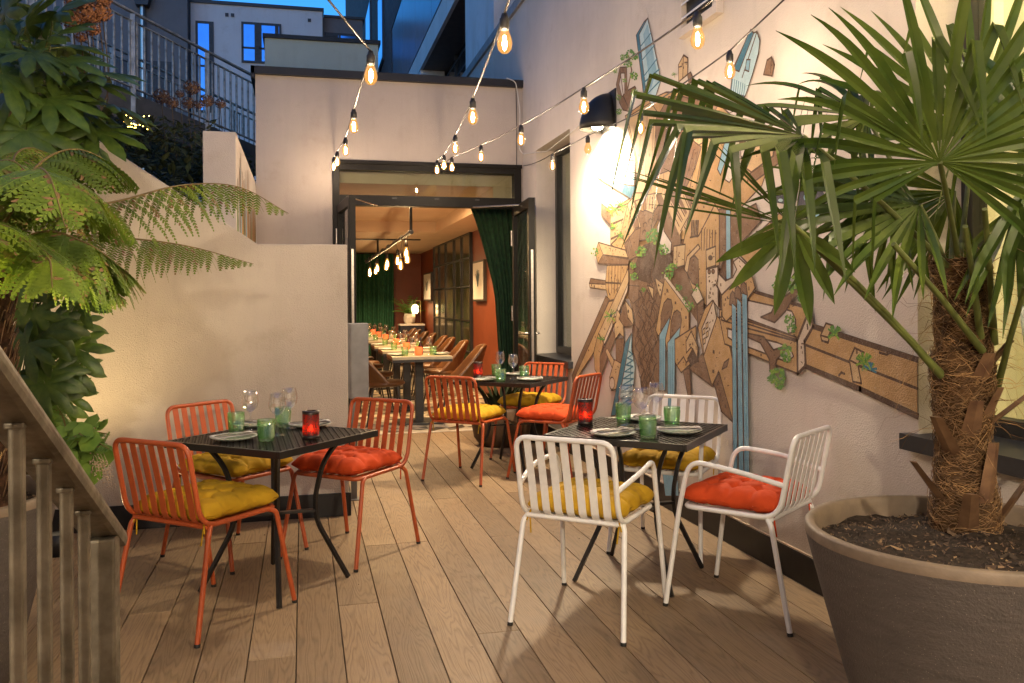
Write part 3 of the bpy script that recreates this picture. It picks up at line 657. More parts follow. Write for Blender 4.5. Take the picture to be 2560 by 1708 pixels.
# lattice halls, right centre
mp_('B', 'brown', [(0, 10), (190, 0), (185, 110), (130, 215), (130, 320), (70, 300), (30, 200), (10, 120)])
for a, b in (((40, 10), (125, 195)), ((75, 60), (150, 190)), ((112, 60), (165, 160)), ((140, 20), (180, 110)), ((180, 100), (125, 200))): mline('B', [a, b], .045, 'tan'); mline('B', [(a[0]+6, a[1]), (b[0]+6, b[1])], .009)
mp_('B', 'ochre', [(185, 60), (300, 50), (330, 100), (330, 380), (270, 400), (265, 590), (200, 520), (130, 330), (150, 240)])
mp_('B', 'tan', [(95, 280), (155, 270), (150, 380), (112, 390), (92, 370)]); mline('B', [(112, 282), (112, 388)])
for k in range(5): mline('B', [(190+8*k, 150), (186+8*k, 230)], .016)
mline('B', [(180, 235), (225, 225), (300, 80)], .012)
for k in range(6): mline('B', [(240+14*k, 190+2*k), (238+14*k, 300)], .009)
mp_('B', 'brown', [(165, 420), (178, 340), (205, 330), (222, 350), (226, 490), (190, 470)]); mp_('B', 'tan', [(150, 400), (165, 330), (222, 270), (232, 290), (180, 345), (166, 420)])
mp_('B', 'brown', [(330, 90), (366, 90), (366, 330), (332, 400)])
mp_('B', 'tan', [(262, 300), (312, 280), (312, 380), (265, 395)]); mell('B', 'dark', (285, 340), 12, 14)
mp_('B', 'blue', [(364, 90), (389, 90), (391, 452), (366, 452)])
# hanging wooden root
mp_('A', 'brown', [(400, 480), (440, 410), (500, 350), (570, 330), (650, 400), (692, 430), (640, 570), (640, 700), (605, 760), (583, 905), (605, 1000), (606, 1290), (545, 1330), (490, 1310), (480, 1200), (445, 1090), (425, 1040), (425, 900), (440, 830), (400, 620)])
mp_('A', 'dark', [(480, 360), (600, 330), (690, 420), (640, 560), (540, 600), (420, 560)], 0)
for k in range(15):
    pts = []; x = 432+11.5*k; ph = rm.uniform(0, 6)
    for j in range(30):
        t_ = j/29; y = 640+t_*660; xx = x+(528-x)*t_*.45+13*math.sin(y/26+ph+.18*k)+5*math.sin(y/11+k)
        pts.append((max(432+50*max(0, t_-.45)*2, min(602, xx)), y))
    mline('A', pts, .008)
for k in range(7):
    mline('A', [(520+8*k+10*math.sin(j*.7+k), 380+j*18) for j in range(14)], .009, rm.choice(['brown', 'dark', 'brown']))
mp_('A', 'tan', [(525, 610), (565, 630), (560, 705), (545, 660)])
mp_('A', 'brown', [(400, 610), (470, 615), (465, 700), (430, 730), (400, 690)])
# upper left blocks
mp_('A', 'brown', [(465, 115), (565, 130), (605, 80), (592, 180), (520, 310), (472, 320)])
for p in ((510, 215), (505, 265), (545, 190)): mline('A', [(p[0]-12, p[1]+12), (p[0]-12, p[1]-6), (p[0], p[1]-16), (p[0]+10, p[1]-8), (p[0]+12, p[1]+10)], .010)
mp_('A', 'wall', [(588, 225), (615, 163), (634, 163), (632, 255), (682, 332), (676, 402), (640, 412), (592, 310)])
mp_('A', 'tan', [(283, 125), (398, 75), (385, 250), (355, 272), (283, 345)]); mp_('A', 'dark', [(283, 205), (362, 174), (362, 186), (283, 224)], 0); mp_('A', 'dark', [(285, 300), (356, 266), (356, 279), (285, 316)], 0)
mp_('A', 'ochre', [(285, 345), (356, 278), (386, 335), (402, 420), (330, 372)])
mp_('A', 'brown', [(222, 74), (281, 122), (279, 217), (224, 152)])
mp_('A', 'ochre', [(353, 262), (395, 85), (442, 250), (376, 335)]); mp_('A', 'tan', [(392, 82), (430, 38), (445, 95), (482, 232), (440, 252)])
mp_('A', 'brown', [(374, 342), (444, 249), (481, 233), (458, 422), (402, 448)]); mp_('A', 'brown', [(430, 190), (437, 166), (452, 160), (464, 188), (470, 228), (443, 240)])
mwin('A', ((415, 122), (426, 108), (436, 98)), 7)
for k in range(4): mline('A', [(385+6*k, 340-16*k), (392+10*k, 420-20*k)], .009)
mp_('A', 'ochre', [(442, 60), (500, 40), (500, 130), (466, 118)]); mwin('A', ((475, 65), (478, 95)), 6)
mp_('A', 'tan', [(515, 20), (580, 10), (600, 80), (560, 140), (512, 120)])
for k in range(4): mline('A', [(525+18*k, 30), (518+18*k, 110)], .010)
for c, r in (((560, 290), 48), ((485, 390), 34), ((632, 375), 34), ((430, 480), 22), ((438, 550), 26), ((500, 640), 14)): mleaf('A', c, r, 18)
for c, r in (((312, 110), 45), ((352, 85), 40), ((290, 130), 35), ((310, 230), 28), ((345, 290), 26)): mgrass('A', c, r)
# beams, left
mp_('A', 'tan', [(205, 330), (382, 380), (402, 432), (232, 410)]); mp_('A', 'ochre', [(205, 330), (236, 410), (202, 469), (186, 400)]); mp_('A', 'brown', [(234, 412), (406, 440), (402, 476), (202, 469)])
mwin('A', ((255, 365), (285, 375), (315, 385), (345, 392), (370, 410), (215, 380), (205, 430)), 4); mleaf('A', (182, 390), 26, 10)
mp_('A', 'ochre', [(262, 480), (402, 478), (345, 690), (272, 712), (250, 610)])
for k in range(5): mline('A', [(275+20*k, 485), (272+19*k, 660)], .011)
mline('A', [(252, 592), (350, 598)], .012)
mp_('A', 'brown', [(155, 565), (250, 580), (252, 606), (145, 598)]); mp_('A', 'tan', [(145, 598), (252, 604), (256, 641), (150, 626)])
mp_('A', 'brown', [(255, 680), (278, 702), (150, 990), (36, 1245), (32, 1200), (62, 1120)]); mp_('A', 'ochre', [(276, 715), (350, 700), (260, 880), (175, 1050), (95, 1170), (36, 1262), (60, 1190), (150, 990)])
mwin('A', ((142, 1035), (182, 1020)), 6)
mp_('A', 'tan', [(402, 500), (404, 590), (240, 985), (208, 922)]); mp_('A', 'cream', [(404, 590), (396, 650), (246, 1000), (238, 975)])
mp_('A', 'ochre', [(176, 1045), (205, 925), (240, 985), (215, 1080), (216, 1215), (182, 1160)]); mp_('A', 'brown', [(218, 1075), (300, 900), (320, 950), (217, 1215)])
mp_('A', 'tan', [(330, 768), (366, 828), (373, 952), (345, 925), (316, 962), (308, 880)]); mp_('A', 'ochre', [(296, 830), (318, 812), (322, 850), (300, 868)])
mp_('A', 'brown', [(342, 830), (382, 708), (428, 770), (436, 872), (376, 882)]); mp_('A', 'tan', [(382, 708), (428, 770), (436, 872), (398, 820)]); mell('A', 'dark', (402, 780), 6, 12)
mp_('A', 'brown', [(318, 960), (374, 958), (368, 1050), (350, 1122), (322, 1110)])
mp_('A', 'tan', [(252, 1040), (262, 1020), (314, 1108), (296, 1150)]); mp_('A', 'tan', [(278, 1215), (312, 1095), (354, 1120), (322, 1288), (292, 1298)]); mell('A', 'cream', (295, 1250), 17, 40, .010)
mgrass('A', (285, 810), 42, 12); mgrass('A', (222, 965), 26, 8); mell('A', 'navy', (288, 808), 8, 12)
mp_('A', 'deep', [(422, 922), (380, 990), (288, 1465), (318, 1460), (398, 1050)]); mp_('A', 'ice', [(422, 922), (398, 1050), (330, 1420), (432, 1330), (446, 1150), (426, 1040)])
for k in range(8): mline('A', [(404-9*k, 1040+45*k), (432+1*k, 1060+40*k), (396-9*k, 1085+45*k)], .010, 'deep')
mline('A', [(425, 930), (412, 1330)], .010, 'deep')
# aqueduct house with two falls
mp_('A', 'ochre', [(642, 558), (700, 640), (800, 775), (800, 1100), (752, 1176), (712, 1110), (708, 1000), (656, 1040), (640, 950), (598, 938), (582, 905), (606, 765)])
mline('A', [(642, 555), (800, 765)], .03, 'cream'); mline('A', [(640, 565), (800, 780)], .009)
mp_('A', 'brown', [(614, 905), (620, 790), (636, 725), (660, 697), (684, 706), (692, 752), (680, 830)]); mp_('A', 'brown', [(676, 955), (682, 850), (700, 790), (722, 772), (744, 790), (752, 835), (744, 890)])
mwin('A', ((657, 642), (712, 725), (780, 820)), 10)
mp_('A', 'blue', [(606, 932), (676, 812), (672, 850), (646, 960), (645, 1300), (604, 1300)]); mp_('A', 'blue', [(660, 985), (744, 878), (738, 940), (710, 1010), (706, 1420), (660, 1420)])
for k in range(3): mline('A', [(614+9*k, 960), (612+10*k, 1290)], .005, 'deep'); mline('A', [(670+11*k, 1010), (668+12*k, 1400)], .005, 'deep')
mp_('A', 'tan', [(578, 560), (632, 600), (612, 690), (594, 640)]); mwin('A', ((600, 610), (612, 640)), 8)
for c, r in (((700, 480), 28), ((672, 545), 26), ((735, 620), 22), ((775, 700), 18)): mleaf('A', c, r, 8)
# right-hand houses
mp_('B', 'brown', [(148, 920), (182, 905), (190, 1050), (206, 1190), (186, 1110), (164, 1010)])
mp_('B', 'ochre', [(105, 760), (215, 690), (214, 770), (182, 892), (138, 932), (106, 880)])
mline('B', [(120, 890), (150, 850), (165, 880), (182, 860)], .010)
mp_('B', 'brown', [(178, 912), (252, 828), (300, 1002)]); mp_('B', 'tan', [(163, 770), (190, 718), (226, 800), (220, 860), (190, 800), (165, 830)]); mp_('B', 'dark', [(170, 862), (198, 808), (228, 872), (190, 890)])
mp_('B', 'cream', [(190, 530), (222, 478), (252, 552), (220, 580)]); mp_('B', 'brown', [(220, 582), (254, 554), (252, 640), (224, 692)])
mleaf('B', (178, 590), 26, 10); mleaf('B', (212, 492), 20, 8); mleaf('B', (70, 410), 30, 10); mleaf('B', (125, 495), 18, 8)
mp_('B', 'cream', [(268, 398), (328, 385), (330, 600), (302, 560), (270, 592)]); mell('B', 'brown', (284, 412), 8, 11, .006); mell('B', 'brown', (304, 410), 8, 11, .006); mwin('B', ((285, 460), (312, 480), (288, 520)), 7)
mp_('B', 'ochre', [(225, 700), (262, 600), (300, 560), (320, 640), (362, 668), (412, 900), (408, 1188), (345, 1130), (332, 925), (298, 1002), (252, 836)])
mp_('B', 'cream', [(245, 705), (306, 560), (322, 650), (256, 842)])
for p in ((256, 720), (272, 690), (258, 770), (273, 735)): mp_('B', 'tan', [(p[0]-5, p[1]-10), (p[0]+6, p[1]-20), (p[0]+6, p[1]+8), (p[0]-5, p[1]+18)], .007)
mp_('B', 'brown', [(308, 985), (336, 932), (408, 1186), (346, 1130)]); mp_('B', 'brown', [(350, 915), (362, 880), (386, 860), (376, 900)]); mwin('B', ((307, 825), (305, 925), (368, 1105)), 10)
# bridge to the right
mp_('G', 'ochre', [(930, 425), (1215, 505), (1156, 655), (925, 590), (790, 545), (790, 510), (925, 545)]); mp_('G', 'wall', [(922, 468), (1080, 503), (1130, 520), (1148, 560), (1143, 615), (1110, 625), (922, 555)])
mp_('G', 'ochre', [(790, 545), (925, 590), (1156, 655), (1160, 812), (1100, 787), (815, 672)]); mp_('G', 'wall', [(830, 600), (960, 640), (1060, 665), (1122, 690), (1138, 730), (1110, 757), (860, 662), (830, 640)])
mp_('G', 'ochre', [(800, 525), (1150, 640), (1152, 660), (925, 600), (800, 560)]); mline('G', [(800, 540), (1152, 652)])
mp_('G', 'cream', [(1215, 505), (1230, 592), (1190, 657), (1196, 772), (1157, 812), (1155, 655)], .016)
mp_('G', 'ochre', [(1230, 590), (1717, 745), (1717, 880), (1190, 675)], 0); mp_('G', 'ochre', [(1190, 675), (1717, 880), (1717, 1008), (1192, 775)], 0)
mline('G', [(1230, 590), (1717, 745)], .024); mline('G', [(1192, 775), (1450, 882), (1717, 1008)], .026); mline('G', [(1190, 675), (1717, 880)], .012); mline('G', [(960, 430), (1215, 506), (1230, 590), (1190, 662), (1195, 772)], .018)
mline('G', [(1540, 712), (1575, 722), (1590, 712)], .010); mline('G', [(1350, 820), (1362, 805), (1378, 812)], .010)
mp_('G', 'tan', [(1265, 632), (1290, 575), (1322, 586), (1306, 640), (1300, 666), (1270, 656)]); mline('G', [(1266, 632), (1300, 642), (1320, 588)])
mp_('G', 'tan', [(1400, 748), (1425, 690), (1467, 712), (1440, 770), (1456, 856), (1416, 848)]); mline('G', [(1402, 748), (1440, 768)])
for c, r in (((1330, 622), 34), ((1470, 755), 40)): mgrass('G', c, r, 18); mleaf('G', c, r*.5, 8)
mgrass('G', (1498, 790), 30, 10, 'deep')
mp_('G', 'brown', [(985, 547), (1035, 525), (1066, 450), (1082, 380), (1100, 384), (1098, 450), (1150, 415), (1192, 395), (1196, 408), (1130, 470), (1100, 520), (1050, 572)])
for c, r in (((1088, 378), 36), ((1148, 392), 44), ((1185, 445), 32), ((1120, 560), 24), ((1130, 600), 22), ((1060, 400), 20)): mleaf('G', c, r, 20)
mp_('G', 'brown', [(925, 622), (1000, 638), (1046, 700), (1108, 680), (1112, 694), (1062, 742), (1048, 800), (1030, 800), (1026, 742), (985, 668), (925, 640)])
for c, r in (((1062, 825), 40), ((1100, 705), 30), ((1075, 862), 22), ((1110, 740), 18), ((1030, 835), 14)): mleaf('G', c, r, 20)
# chapel with three arches and three falls
mp_('B', 'tan', [(322, 478), (340, 420), (372, 455), (352, 530)]); mp_('B', 'cream', [(336, 420), (372, 458), (410, 440), (430, 400), (412, 360), (440, 338), (492, 386), (352, 532), (330, 485)]); mp_('B', 'ochre', [(352, 532), (496, 386), (527, 496), (480, 560), (376, 668), (355, 642)])
for a in (((393, 580), (397, 530), (408, 512), (420, 525), (430, 592)), ((420, 545), (422, 500), (434, 484), (447, 498), (456, 560)), ((450, 520), (452, 480), (466, 464), (480, 478), (486, 535))): mp_('B', 'brown', a)
mwin('B', ((372, 555), (382, 545), (478, 430), (490, 420)), 7)
for q in (((405, 572), (426, 592), (434, 1452), (412, 1452)), ((432, 548), (453, 570), (466, 1452), (440, 1452)), ((458, 522), (484, 532), (496, 1462), (470, 1462))):
    mp_('B', 'blue', q, .006)
    for k in (1, 2): mline('B', [(q[0][0]+7*k, q[0][1]+30), (q[3][0]+8*k, 1440)], .004, 'deep')
mp_('B', 'blue', [(45, 1440), (120, 1420), (130, 1568), (60, 1568)], .006)
muo = mur.build('mural', MURM, mw, True, fixn=False)
# ------------------------------------------------------------------ dining room seen through the doorway
red = M('oxide red paint', (.20, .046, .016), .5, 0, .08, 3); ceilm = M('ceiling paint', (.62, .46, .32), .8, 0, .04, 2)
def struct(name, mb, m, **k): return tag(mb.build(name, m, **k), kind='structure')
m = MB(); m.box(2.6, 2.9, 9.3, 19.6, -.05, 2.7); struct('interior_wall', m, red)
m = MB(); m.box(-.24, 2.6, 19.4, 19.6, -.05, 2.7); struct('interior_wall', m, red)
m = MB(); m.box(-.24, -.15, 9.3, 19.4, -.05, 2.7); struct('interior_wall', m, red)
m = MB(); m.box(-.24, 2.6, 9.26, 13.5, 2.62, 2.75); m.box(-.24, 2.6, 13.5, 19.4, 2.45, 2.75); m.box(2.05, 2.598, 9.30, 13.498, 2.45, 2.62); struct('ceiling', m, ceilm)
m = MB(); m.box(.2, 2.0, 14.95, 15.05, 2.43, 2.449); tag(m.build('lighting_track', black), 'black lighting track running across the dining room ceiling', 'lighting track')
def pleats(mb, x0f, x1f, y, z0, z1, n, amp, nz_=14, ph=0):
    vs = []; nx = n*6
    for j in range(nz_+1):
        z = z0+(z1-z0)*j/nz_
        for i in range(nx+1):
            t = i/nx; x = x0f(z)+(x1f(z)-x0f(z))*t
            vs.append((x, y+amp*math.sin(t*n*2*math.pi+ph+.4*math.sin(z*2))*(.8+.3*math.sin(i*.37)), z))
    mb.add(vs, [(j*(nx+1)+i, j*(nx+1)+i+1, (j+1)*(nx+1)+i+1, (j+1)*(nx+1)+i) for j in range(nz_) for i in range(nx)], 0, True)
grn = M('green velvet', (.012, .085, .038), .75, 0, .25, 20, vcol=(.006, .05, .022)); grn2 = M('dark green velvet', (.012, .05, .015), .8, 0, .25, 20)
m = MB(); pleats(m, lambda z: .3, lambda z: 1.96, 19.15, .01, 2.42, 16, .05); tag(m.build('curtain', grn, fixn=False), 'green pleated curtain across the far end of the dining room', 'curtain')
def cx0(z): return 1.79+.30*min(1, max(0, (2.45-z)/1.0))**.8+(.06 if z < 1.4 else 0)*max(0, (1.4-z))
m = MB(); pleats(m, cx0, lambda z: 2.36, 9.42, .01, 2.43, 8, .035); tag(m.build('curtain', grn2, fixn=False), 'dark green curtain drawn back behind the right side of the doorway', 'curtain')
# steel framed glazed screen
gs = thing('glazed_screen', 'black steel framed glass screen along the red wall of the dining room', 'screen', (2.59, 15.2, 0))
m = MB(); ysn = [13.32, 14.12, 14.85, 15.75, 16.55, 17.2]; zsn = [.02, .55, 1.05, 1.6, 2.05, 2.44]
for y in ysn: m.box(2.548, 2.598, y-.02, y+.02, 0, 2.44)
for z in zsn: m.box(2.552, 2.594, 13.32, 17.2, z-.012, z+.012)
m.build('frame', black, gs, True)
m = MB(); m.box(2.570, 2.576, 13.33, 17.19, .02, 2.43); m.build('pane', M('reeded glass', (.10, .085, .05), .12, 0, .3, 4, spec=1.0), gs, True)
def picture(y0, y1, z0, z1, lab):
    p = thing('picture', lab, 'picture', (2.59, (y0+y1)/2, z0))
    m = MB(); m.box(2.55, 2.598, y0, y1, z0, z1); m.build('frame', M('picture frame', (.05, .04, .03), .5), p, True)
    m = MB(); m.box(2.546, 2.549, y0+.03, y1-.03, z0+.03, z1-.03); m.build('sheet', M('print paper', (.72, .70, .64), .6, 0, .03), p, True)
    m = MB(); r = random.Random(int(y0*10)); c = (y0+y1)/2
    for k in range(22):
        a = r.uniform(.9, 2.2); ln = r.uniform(.1, .26); z = (z0+z1)/2-.08
        m.bar((2.5445, c+r.uniform(-.05, .05), z), (2.5445, c+math.cos(a)*ln, z+math.sin(a)*ln), .012, .001)
    m.build('drawing', M('ink', (.10, .14, .15), .8), p, True)
picture(17.55, 18.6, 1.38, 1.97, 'small framed botanical print on the red wall beyond the glass screen')
picture(12.25, 13.05, 1.36, 1.97, 'framed botanical print half hidden by the dark green curtain')
# pendant rail
pr = thing('pendant_rail', 'long black pipe rail hung with glowing filament bulbs over the dining tables', 'pendant light', (1.27, 14, 2.17))
m = MB(); m.tube([(1.27, 10.3, 2.2), (1.27, 17.9, 2.17)], .022, 8); 
for k in range(9): y = 10.4+.93*k; m.tube([(1.27, y-.06, 2.2), (1.27, y+.06, 2.2)], .032, 8)
rl = m.build('rail', black, pr, True)
m = MB(); m.tube([(1.27, 10.35, 2.2), (1.27, 10.35, 2.62)], .018, 8); m.tube([(1.27, 15.06, 2.19), (1.27, 15.06, 2.45)], .018, 8); m.build('drop_pipe', black, pr, True)
fil_in = emit('pendant filament', (1, .66, .30), BULB_IN*6); bulbglass = thinglass('amber bulb glass', (1, .9, .72), .8, .03, 0, 1.4)
glow = emit('pendant glow', (1, .60, .20), 7.)
def amber_glass(name, col, st, mixf):
    m, nt, n, l, b = new_mat(name); n.remove(b)
    t_ = n.new('ShaderNodeBsdfTransparent'); e_ = n.new('ShaderNodeEmission'); e_.inputs[0].default_value = (*col, 1); e_.inputs[1].default_value = st
    x = n.new('ShaderNodeMixShader'); x.inputs[0].default_value = mixf; l.new(t_.outputs[0], x.inputs[1]); l.new(e_.outputs[0], x.inputs[2])
    g = n.new('ShaderNodeBsdfGlossy'); g.inputs['Roughness'].default_value = .05; x2 = n.new('ShaderNodeMixShader'); l.new(schlick(n, l, .05), x2.inputs[0]); l.new(x.outputs[0], x2.inputs[1]); l.new(g.outputs[0], x2.inputs[2]); l.new(x2.outputs[0], n['Material Output'].inputs[0]); return m
bulb_amber = amber_glass('amber bulb', (1, .44, .08), .75, .58)
for k, (y, z) in enumerate(((10.6, 1.95), (11.0, 1.90), (11.25, 1.83), (12.15, 1.93), (13.05, 1.93), (13.85, 1.92), (14.8, 1.93), (15.9, 1.92), (16.5, 1.93), (17.35, 1.92))):
    x = 1.27+(.03 if k % 2 else -.03)
    m = MB(); m.tube([(1.27, y, 2.2), (x, y, z+.16)], .004, 5); m.lathe([(.001, .165), (.02, .16), (.022, .10), (.016, .085)], 10, (x, y, z)); s = m.build('pendant_cord', black, pr, True)
    m = MB(); m.lathe([(.014, .085), (.022, .06), (.034, .02), (.038, -.01), (.032, -.04), (.018, -.052), (.001, -.056)], 14, (x, y, z)); bb_ = m.build('bulb', bulb_amber, s, True); m = MB(); m.lathe([(.002, .05), (.009, .03), (.012, -.01), (.008, -.035), (.001, -.04)], 8, (x, y, z)); m.build('filament', fil_in, s, True)
lamp('assumed_downlight', 'AREA', (1.2, 10.6, 2.58), DOWN, (1, .64, .30), size=1.0);  # unseen ceiling downlights, assumed and added to brighten the dining room
for y in (9.9, 11.8, 13.2): lamp('assumed_downlight', 'SPOT', (1.75, y, 2.43), DOWN*2.2, (1, .62, .28), .04, spot_size=R(110), spot_blend=.6)
for y in (15.5, 17.6): lamp('assumed_downlight', 'SPOT', (1.6, y, 2.42), DOWN*2.6, (1, .63, .30), .04, spot_size=R(120), spot_blend=.6)
for k, y in enumerate((9.9, 11.8, 13.2, 15.5, 17.6)):
    pass
# sideboard, lamp, plant
sbd = thing('sideboard', 'dark blue sideboard with a white top at the far end of the dining room', 'sideboard', (2.28, 18.6, 0))
m = MB(); m.box(-.26, .25, -.2, .2, .05, .85); m.build('carcass', M('navy lacquer', (.02, .022, .035), .4), sbd); m = MB(); m.box(-.27, .26, -.21, .21, .852, .885); m.build('top', M('white stone', (.75, .73, .7), .4), sbd)
tl = thing('table_lamp', 'small brass table lamp with a glowing amber shade on the sideboard', 'lamp', (2.44, 18.55, .886))
m = MB(); m.box(-.14, .06, -.06, .06, 0, .015); m.tube(fillet([(.03, 0, .015), (.03, 0, .50), (-.09, 0, .50), (-.09, 0, .42)], .04), .006); m.build('stem', M('brass', (.6, .45, .22), .3, 1), tl)
m = MB(); m.lathe([(.03, .42), (.075, .38), (.078, .27), (.05, .22)], 14, (-.09, 0, 0)); m.build('lamp_shade', emit('amber shade', (1, .72, .34), 3.2), tl)
hp = thing('potted_palm', 'leafy green palm in a ribbed white pot on the sideboard', 'potted plant', (2.24, 18.62, .886))
m = MB(); m.lathe([(.09, 0), (.125, .06), (.13, .14), (.11, .22), (.1, .21)], 18, capb=True); m.build('pot', M('white ceramic', (.62, .58, .52), .5), hp)
m = MB()
for k in range(16):
    a = rnd.uniform(0, 6.28); el = rnd.uniform(.5, 1.3); L = rnd.uniform(.35, .6); pts = []
    for i in range(9): t = i/8; pts.append(Vector((math.cos(a)*math.cos(el)*L*t, math.sin(a)*math.cos(el)*L*t, .2+math.sin(el)*L*t-.35*L*t*t*math.cos(el))))
    for i in range(1, 9):
        for s in (-1, 1):
            p = pts[i]; d = (pts[i]-pts[i-1]).normalized(); sd = d.cross(Vector((0, 0, 1))).normalized()*s; q = p+sd*.13*(1-.5*i/8)+d*.08-Vector((0, 0, .03)); m.add([p, p+d*.03, q], [(0, 1, 2)])
m.build('foliage', leafmat('indoor palm', (.05, .16, .02), (.16, .32, .04)), hp, fixn=False)
# dining tables
topm = M('pale table top', (.42, .36, .24), .4, 0, .06, 12)
proto = thing('dining_table', '', 'table', group='row of dining tables inside')
m = MB(); m.box(-.33, .33, -.33, .33, .727, .76, 0); m.build('table_top', topm, proto, bevel=.004)
m = MB(); m.box(-.328, .328, -.328, .328, .70, .726); m.build('edge', black, proto)
m = MB(); m.box(-.045, .045, -.045, .045, .02, .70); m.build('leg', black, proto); m = MB(); m.box(-.25, .25, -.22, .22, .0, .02); m.build('base_plate', black, proto, bevel=.004)
TY = (9.72, 10.9, 12.1, 13.7, 14.98, 16.17); ORD = ('nearest the doorway', 'second from the doorway', 'third from the doorway', 'fourth from the doorway', 'fifth from the doorway', 'farthest from the doorway')
for i, y in enumerate(TY): place(proto, i == 0, (1.27, y, 0), 0, 'square pale topped dining table inside, '+ORD[i])
# leather chairs
lea = M('brown leather', (.115, .048, .015), .38, 0, .22, 7, .12, 180, .5, (.07, .028, .010), rvar=.08)
pc = thing('leather_chair', '', 'chair', group='brown leather dining chairs inside')
m = MB(); n1, n2 = 12, 10; vs = []
for j in range(n2+1):
    v_ = j/n2
    for i in range(n1+1):
        u_ = i/n1*2-1; wdt = .235*(1-.32*v_**1.5); y = -.20-.13*v_+(u_*u_)*(.24*(1-v_)+.06); z = .44+.42*v_-.03*abs(u_)**3*v_; vs.append((u_*wdt, y, z))
F_ = [(j*(n1+1)+i, j*(n1+1)+i+1, (j+1)*(n1+1)+i+1, (j+1)*(n1+1)+i) for j in range(n2) for i in range(n1)]
m.add(vs, F_, 0, True); o = m.build('backrest', lea, pc, fixn=False); md = o.modifiers.new('thick', 'SOLIDIFY'); md.thickness = .045; md.offset = 0; md2 = o.modifiers.new('soft', 'SUBSURF'); md2.levels = md2.render_levels = 1
m = MB(); m.lathe([(.001, .425), (.20, .425), (.235, .445), (.235, .465), (.215, .482), (.001, .487)], 22); m.v = [(x*1.0, y*.98+(.02), z-(.012*max(0, -y/.2))) for x, y, z in m.v]; m.build('seat', lea, pc)
for sx, sy in ((-1, -1), (1, -1), (1, 1), (-1, 1)): m = MB(); m.tube([(sx*.13, sy*.13+.02, .43), (sx*.215, sy*.21+.02, 0)], [.014, .009], 8); m.build('leg', black, pc)
RY = (9.95, 11.1, 12.1, 12.75, 13.85, 14.75, 15.7, 16.4); LYs = (9.72, 10.95, 12.3, 13.0, 14.05, 15.0); OD = ('first', 'second', 'third', 'fourth', 'fifth', 'sixth', 'seventh', 'eighth')
for i, y in enumerate(RY): place(pc, i == 0, (1.76, y, 0), R(90), 'brown leather chair on the right of the dining tables, %s from the doorway' % OD[i])
for i, y in enumerate(LYs): place(pc, False, (.86, y, 0), R(-90), 'brown leather chair on the left of the dining tables, %s from the doorway' % OD[i])

# ------------------------------------------------------------------ tableware prototypes
gls = M('green pressed glass', (.10, .42, .10), .06, 0, .06, 30, trans=1); gls.node_tree.nodes['Principled BSDF'].inputs['IOR'].default_value = 1.33
m_, nt, n, l, b = new_mat('green tumbler glass'); n.remove(b)
t_ = n.new('ShaderNodeBsdfTransparent'); t_.inputs[0].default_value = (.84, .96, .79, 1); g_ = n.new('ShaderNodeBsdfGlossy'); g_.inputs['Roughness'].default_value = .10; d_ = n.new('ShaderNodeBsdfTranslucent'); d_.inputs[0].default_value = (.45, .85, .40, 1)
df_ = n.new('ShaderNodeBsdfDiffuse'); df_.inputs[0].default_value = (.38, .70, .33, 1)
fr_ = schlick(n, l, .14); lwg = n.new('ShaderNodeLayerWeight'); lwg.inputs[0].default_value = .5; l.new(ramp(n, l, lwg.outputs['Facing'], [(.15, (.90, .985, .86)), (.75, (.50, .84, .42))]), t_.inputs[0]); x0 = n.new('ShaderNodeMixShader'); x0.inputs[0].default_value = .5; l.new(d_.outputs[0], x0.inputs[1]); l.new(df_.outputs[0], x0.inputs[2])
x1 = n.new('ShaderNodeMixShader'); x1.inputs[0].default_value = .08; l.new(t_.outputs[0], x1.inputs[1]); l.new(x0.outputs[0], x1.inputs[2]); x2 = n.new('ShaderNodeMixShader'); l.new(fr_, x2.inputs[0]); l.new(x1.outputs[0], x2.inputs[1]); l.new(g_.outputs[0], x2.inputs[2]); l.new(x2.outputs[0], n['Material Output'].inputs[0]); gls = m_
wg = thinglass('wine glass', (.99, .99, .99), 1, .03, 0, 2.1)
def tumbler_mesh():
    m = MB(); S, Rw = 40, 15; vs = []
    for j in range(Rw+1):
        t = j/Rw; z = .012+.080*t; r = .0345+.0065*t
        for k in range(S):
            d = .0020 if (j+k) % 2 and 0 < j < Rw-1 else -.0008
            a = 2*math.pi*k/S; vs.append(((r+d)*math.cos(a), (r+d)*math.sin(a), z))
    m.add(vs, [(j*S+k, j*S+(k+1) % S, (j+1)*S+(k+1) % S, (j+1)*S+k) for j in range(Rw) for k in range(S)], 0, False)
    m.lathe([(.001, 0), (.032, 0), (.0345, .004), (.0345, .012)], S); m.lathe([(.041, .092), (.0415, .100), (.0392, .1005), (.0385, .09), (.0325, .016), (.001, .014)], S)
    return m
def wine_mesh():
    return MB().lathe([(.001, .001), (.036, .001), (.033, .004), (.007, .008), (.0050, .02), (.0046, .085), (.007, .094), (.022, .106), (.036, .125), (.041, .148), (.039, .175), (.0325, .205), (.0318, .205), (.038, .175), (.040, .148), (.035, .126), (.02, .108), (.001, .099)], 26)
tum = thing('tumbler', '', 'tumbler', group='green hobnail tumblers'); tumbler_mesh().build('glass', gls, tum)
win = thing('wine_glass', '', 'wine glass', group='stemmed wine glasses'); wine_mesh().build('glass', wg, win)
platem, nt, n, l, b = new_mat('glazed plate'); v = tc(n, l); vo = n.new('ShaderNodeTexVoronoi'); vo.inputs['Scale'].default_value = 55; l.new(v, vo.inputs[0])
l.new(ramp(n, l, vo.outputs['Distance'], [(.25, (.30, .42, .34)), (.5, (.62, .64, .56))]), b.inputs[0]); b.inputs['Roughness'].default_value = .25
napm = M('napkin cloth', (.66, .63, .60), .85, 0, .04, 40, .2, 300)
pl = thing('plate', '', 'plate', group='side plates with napkins and cutlery')
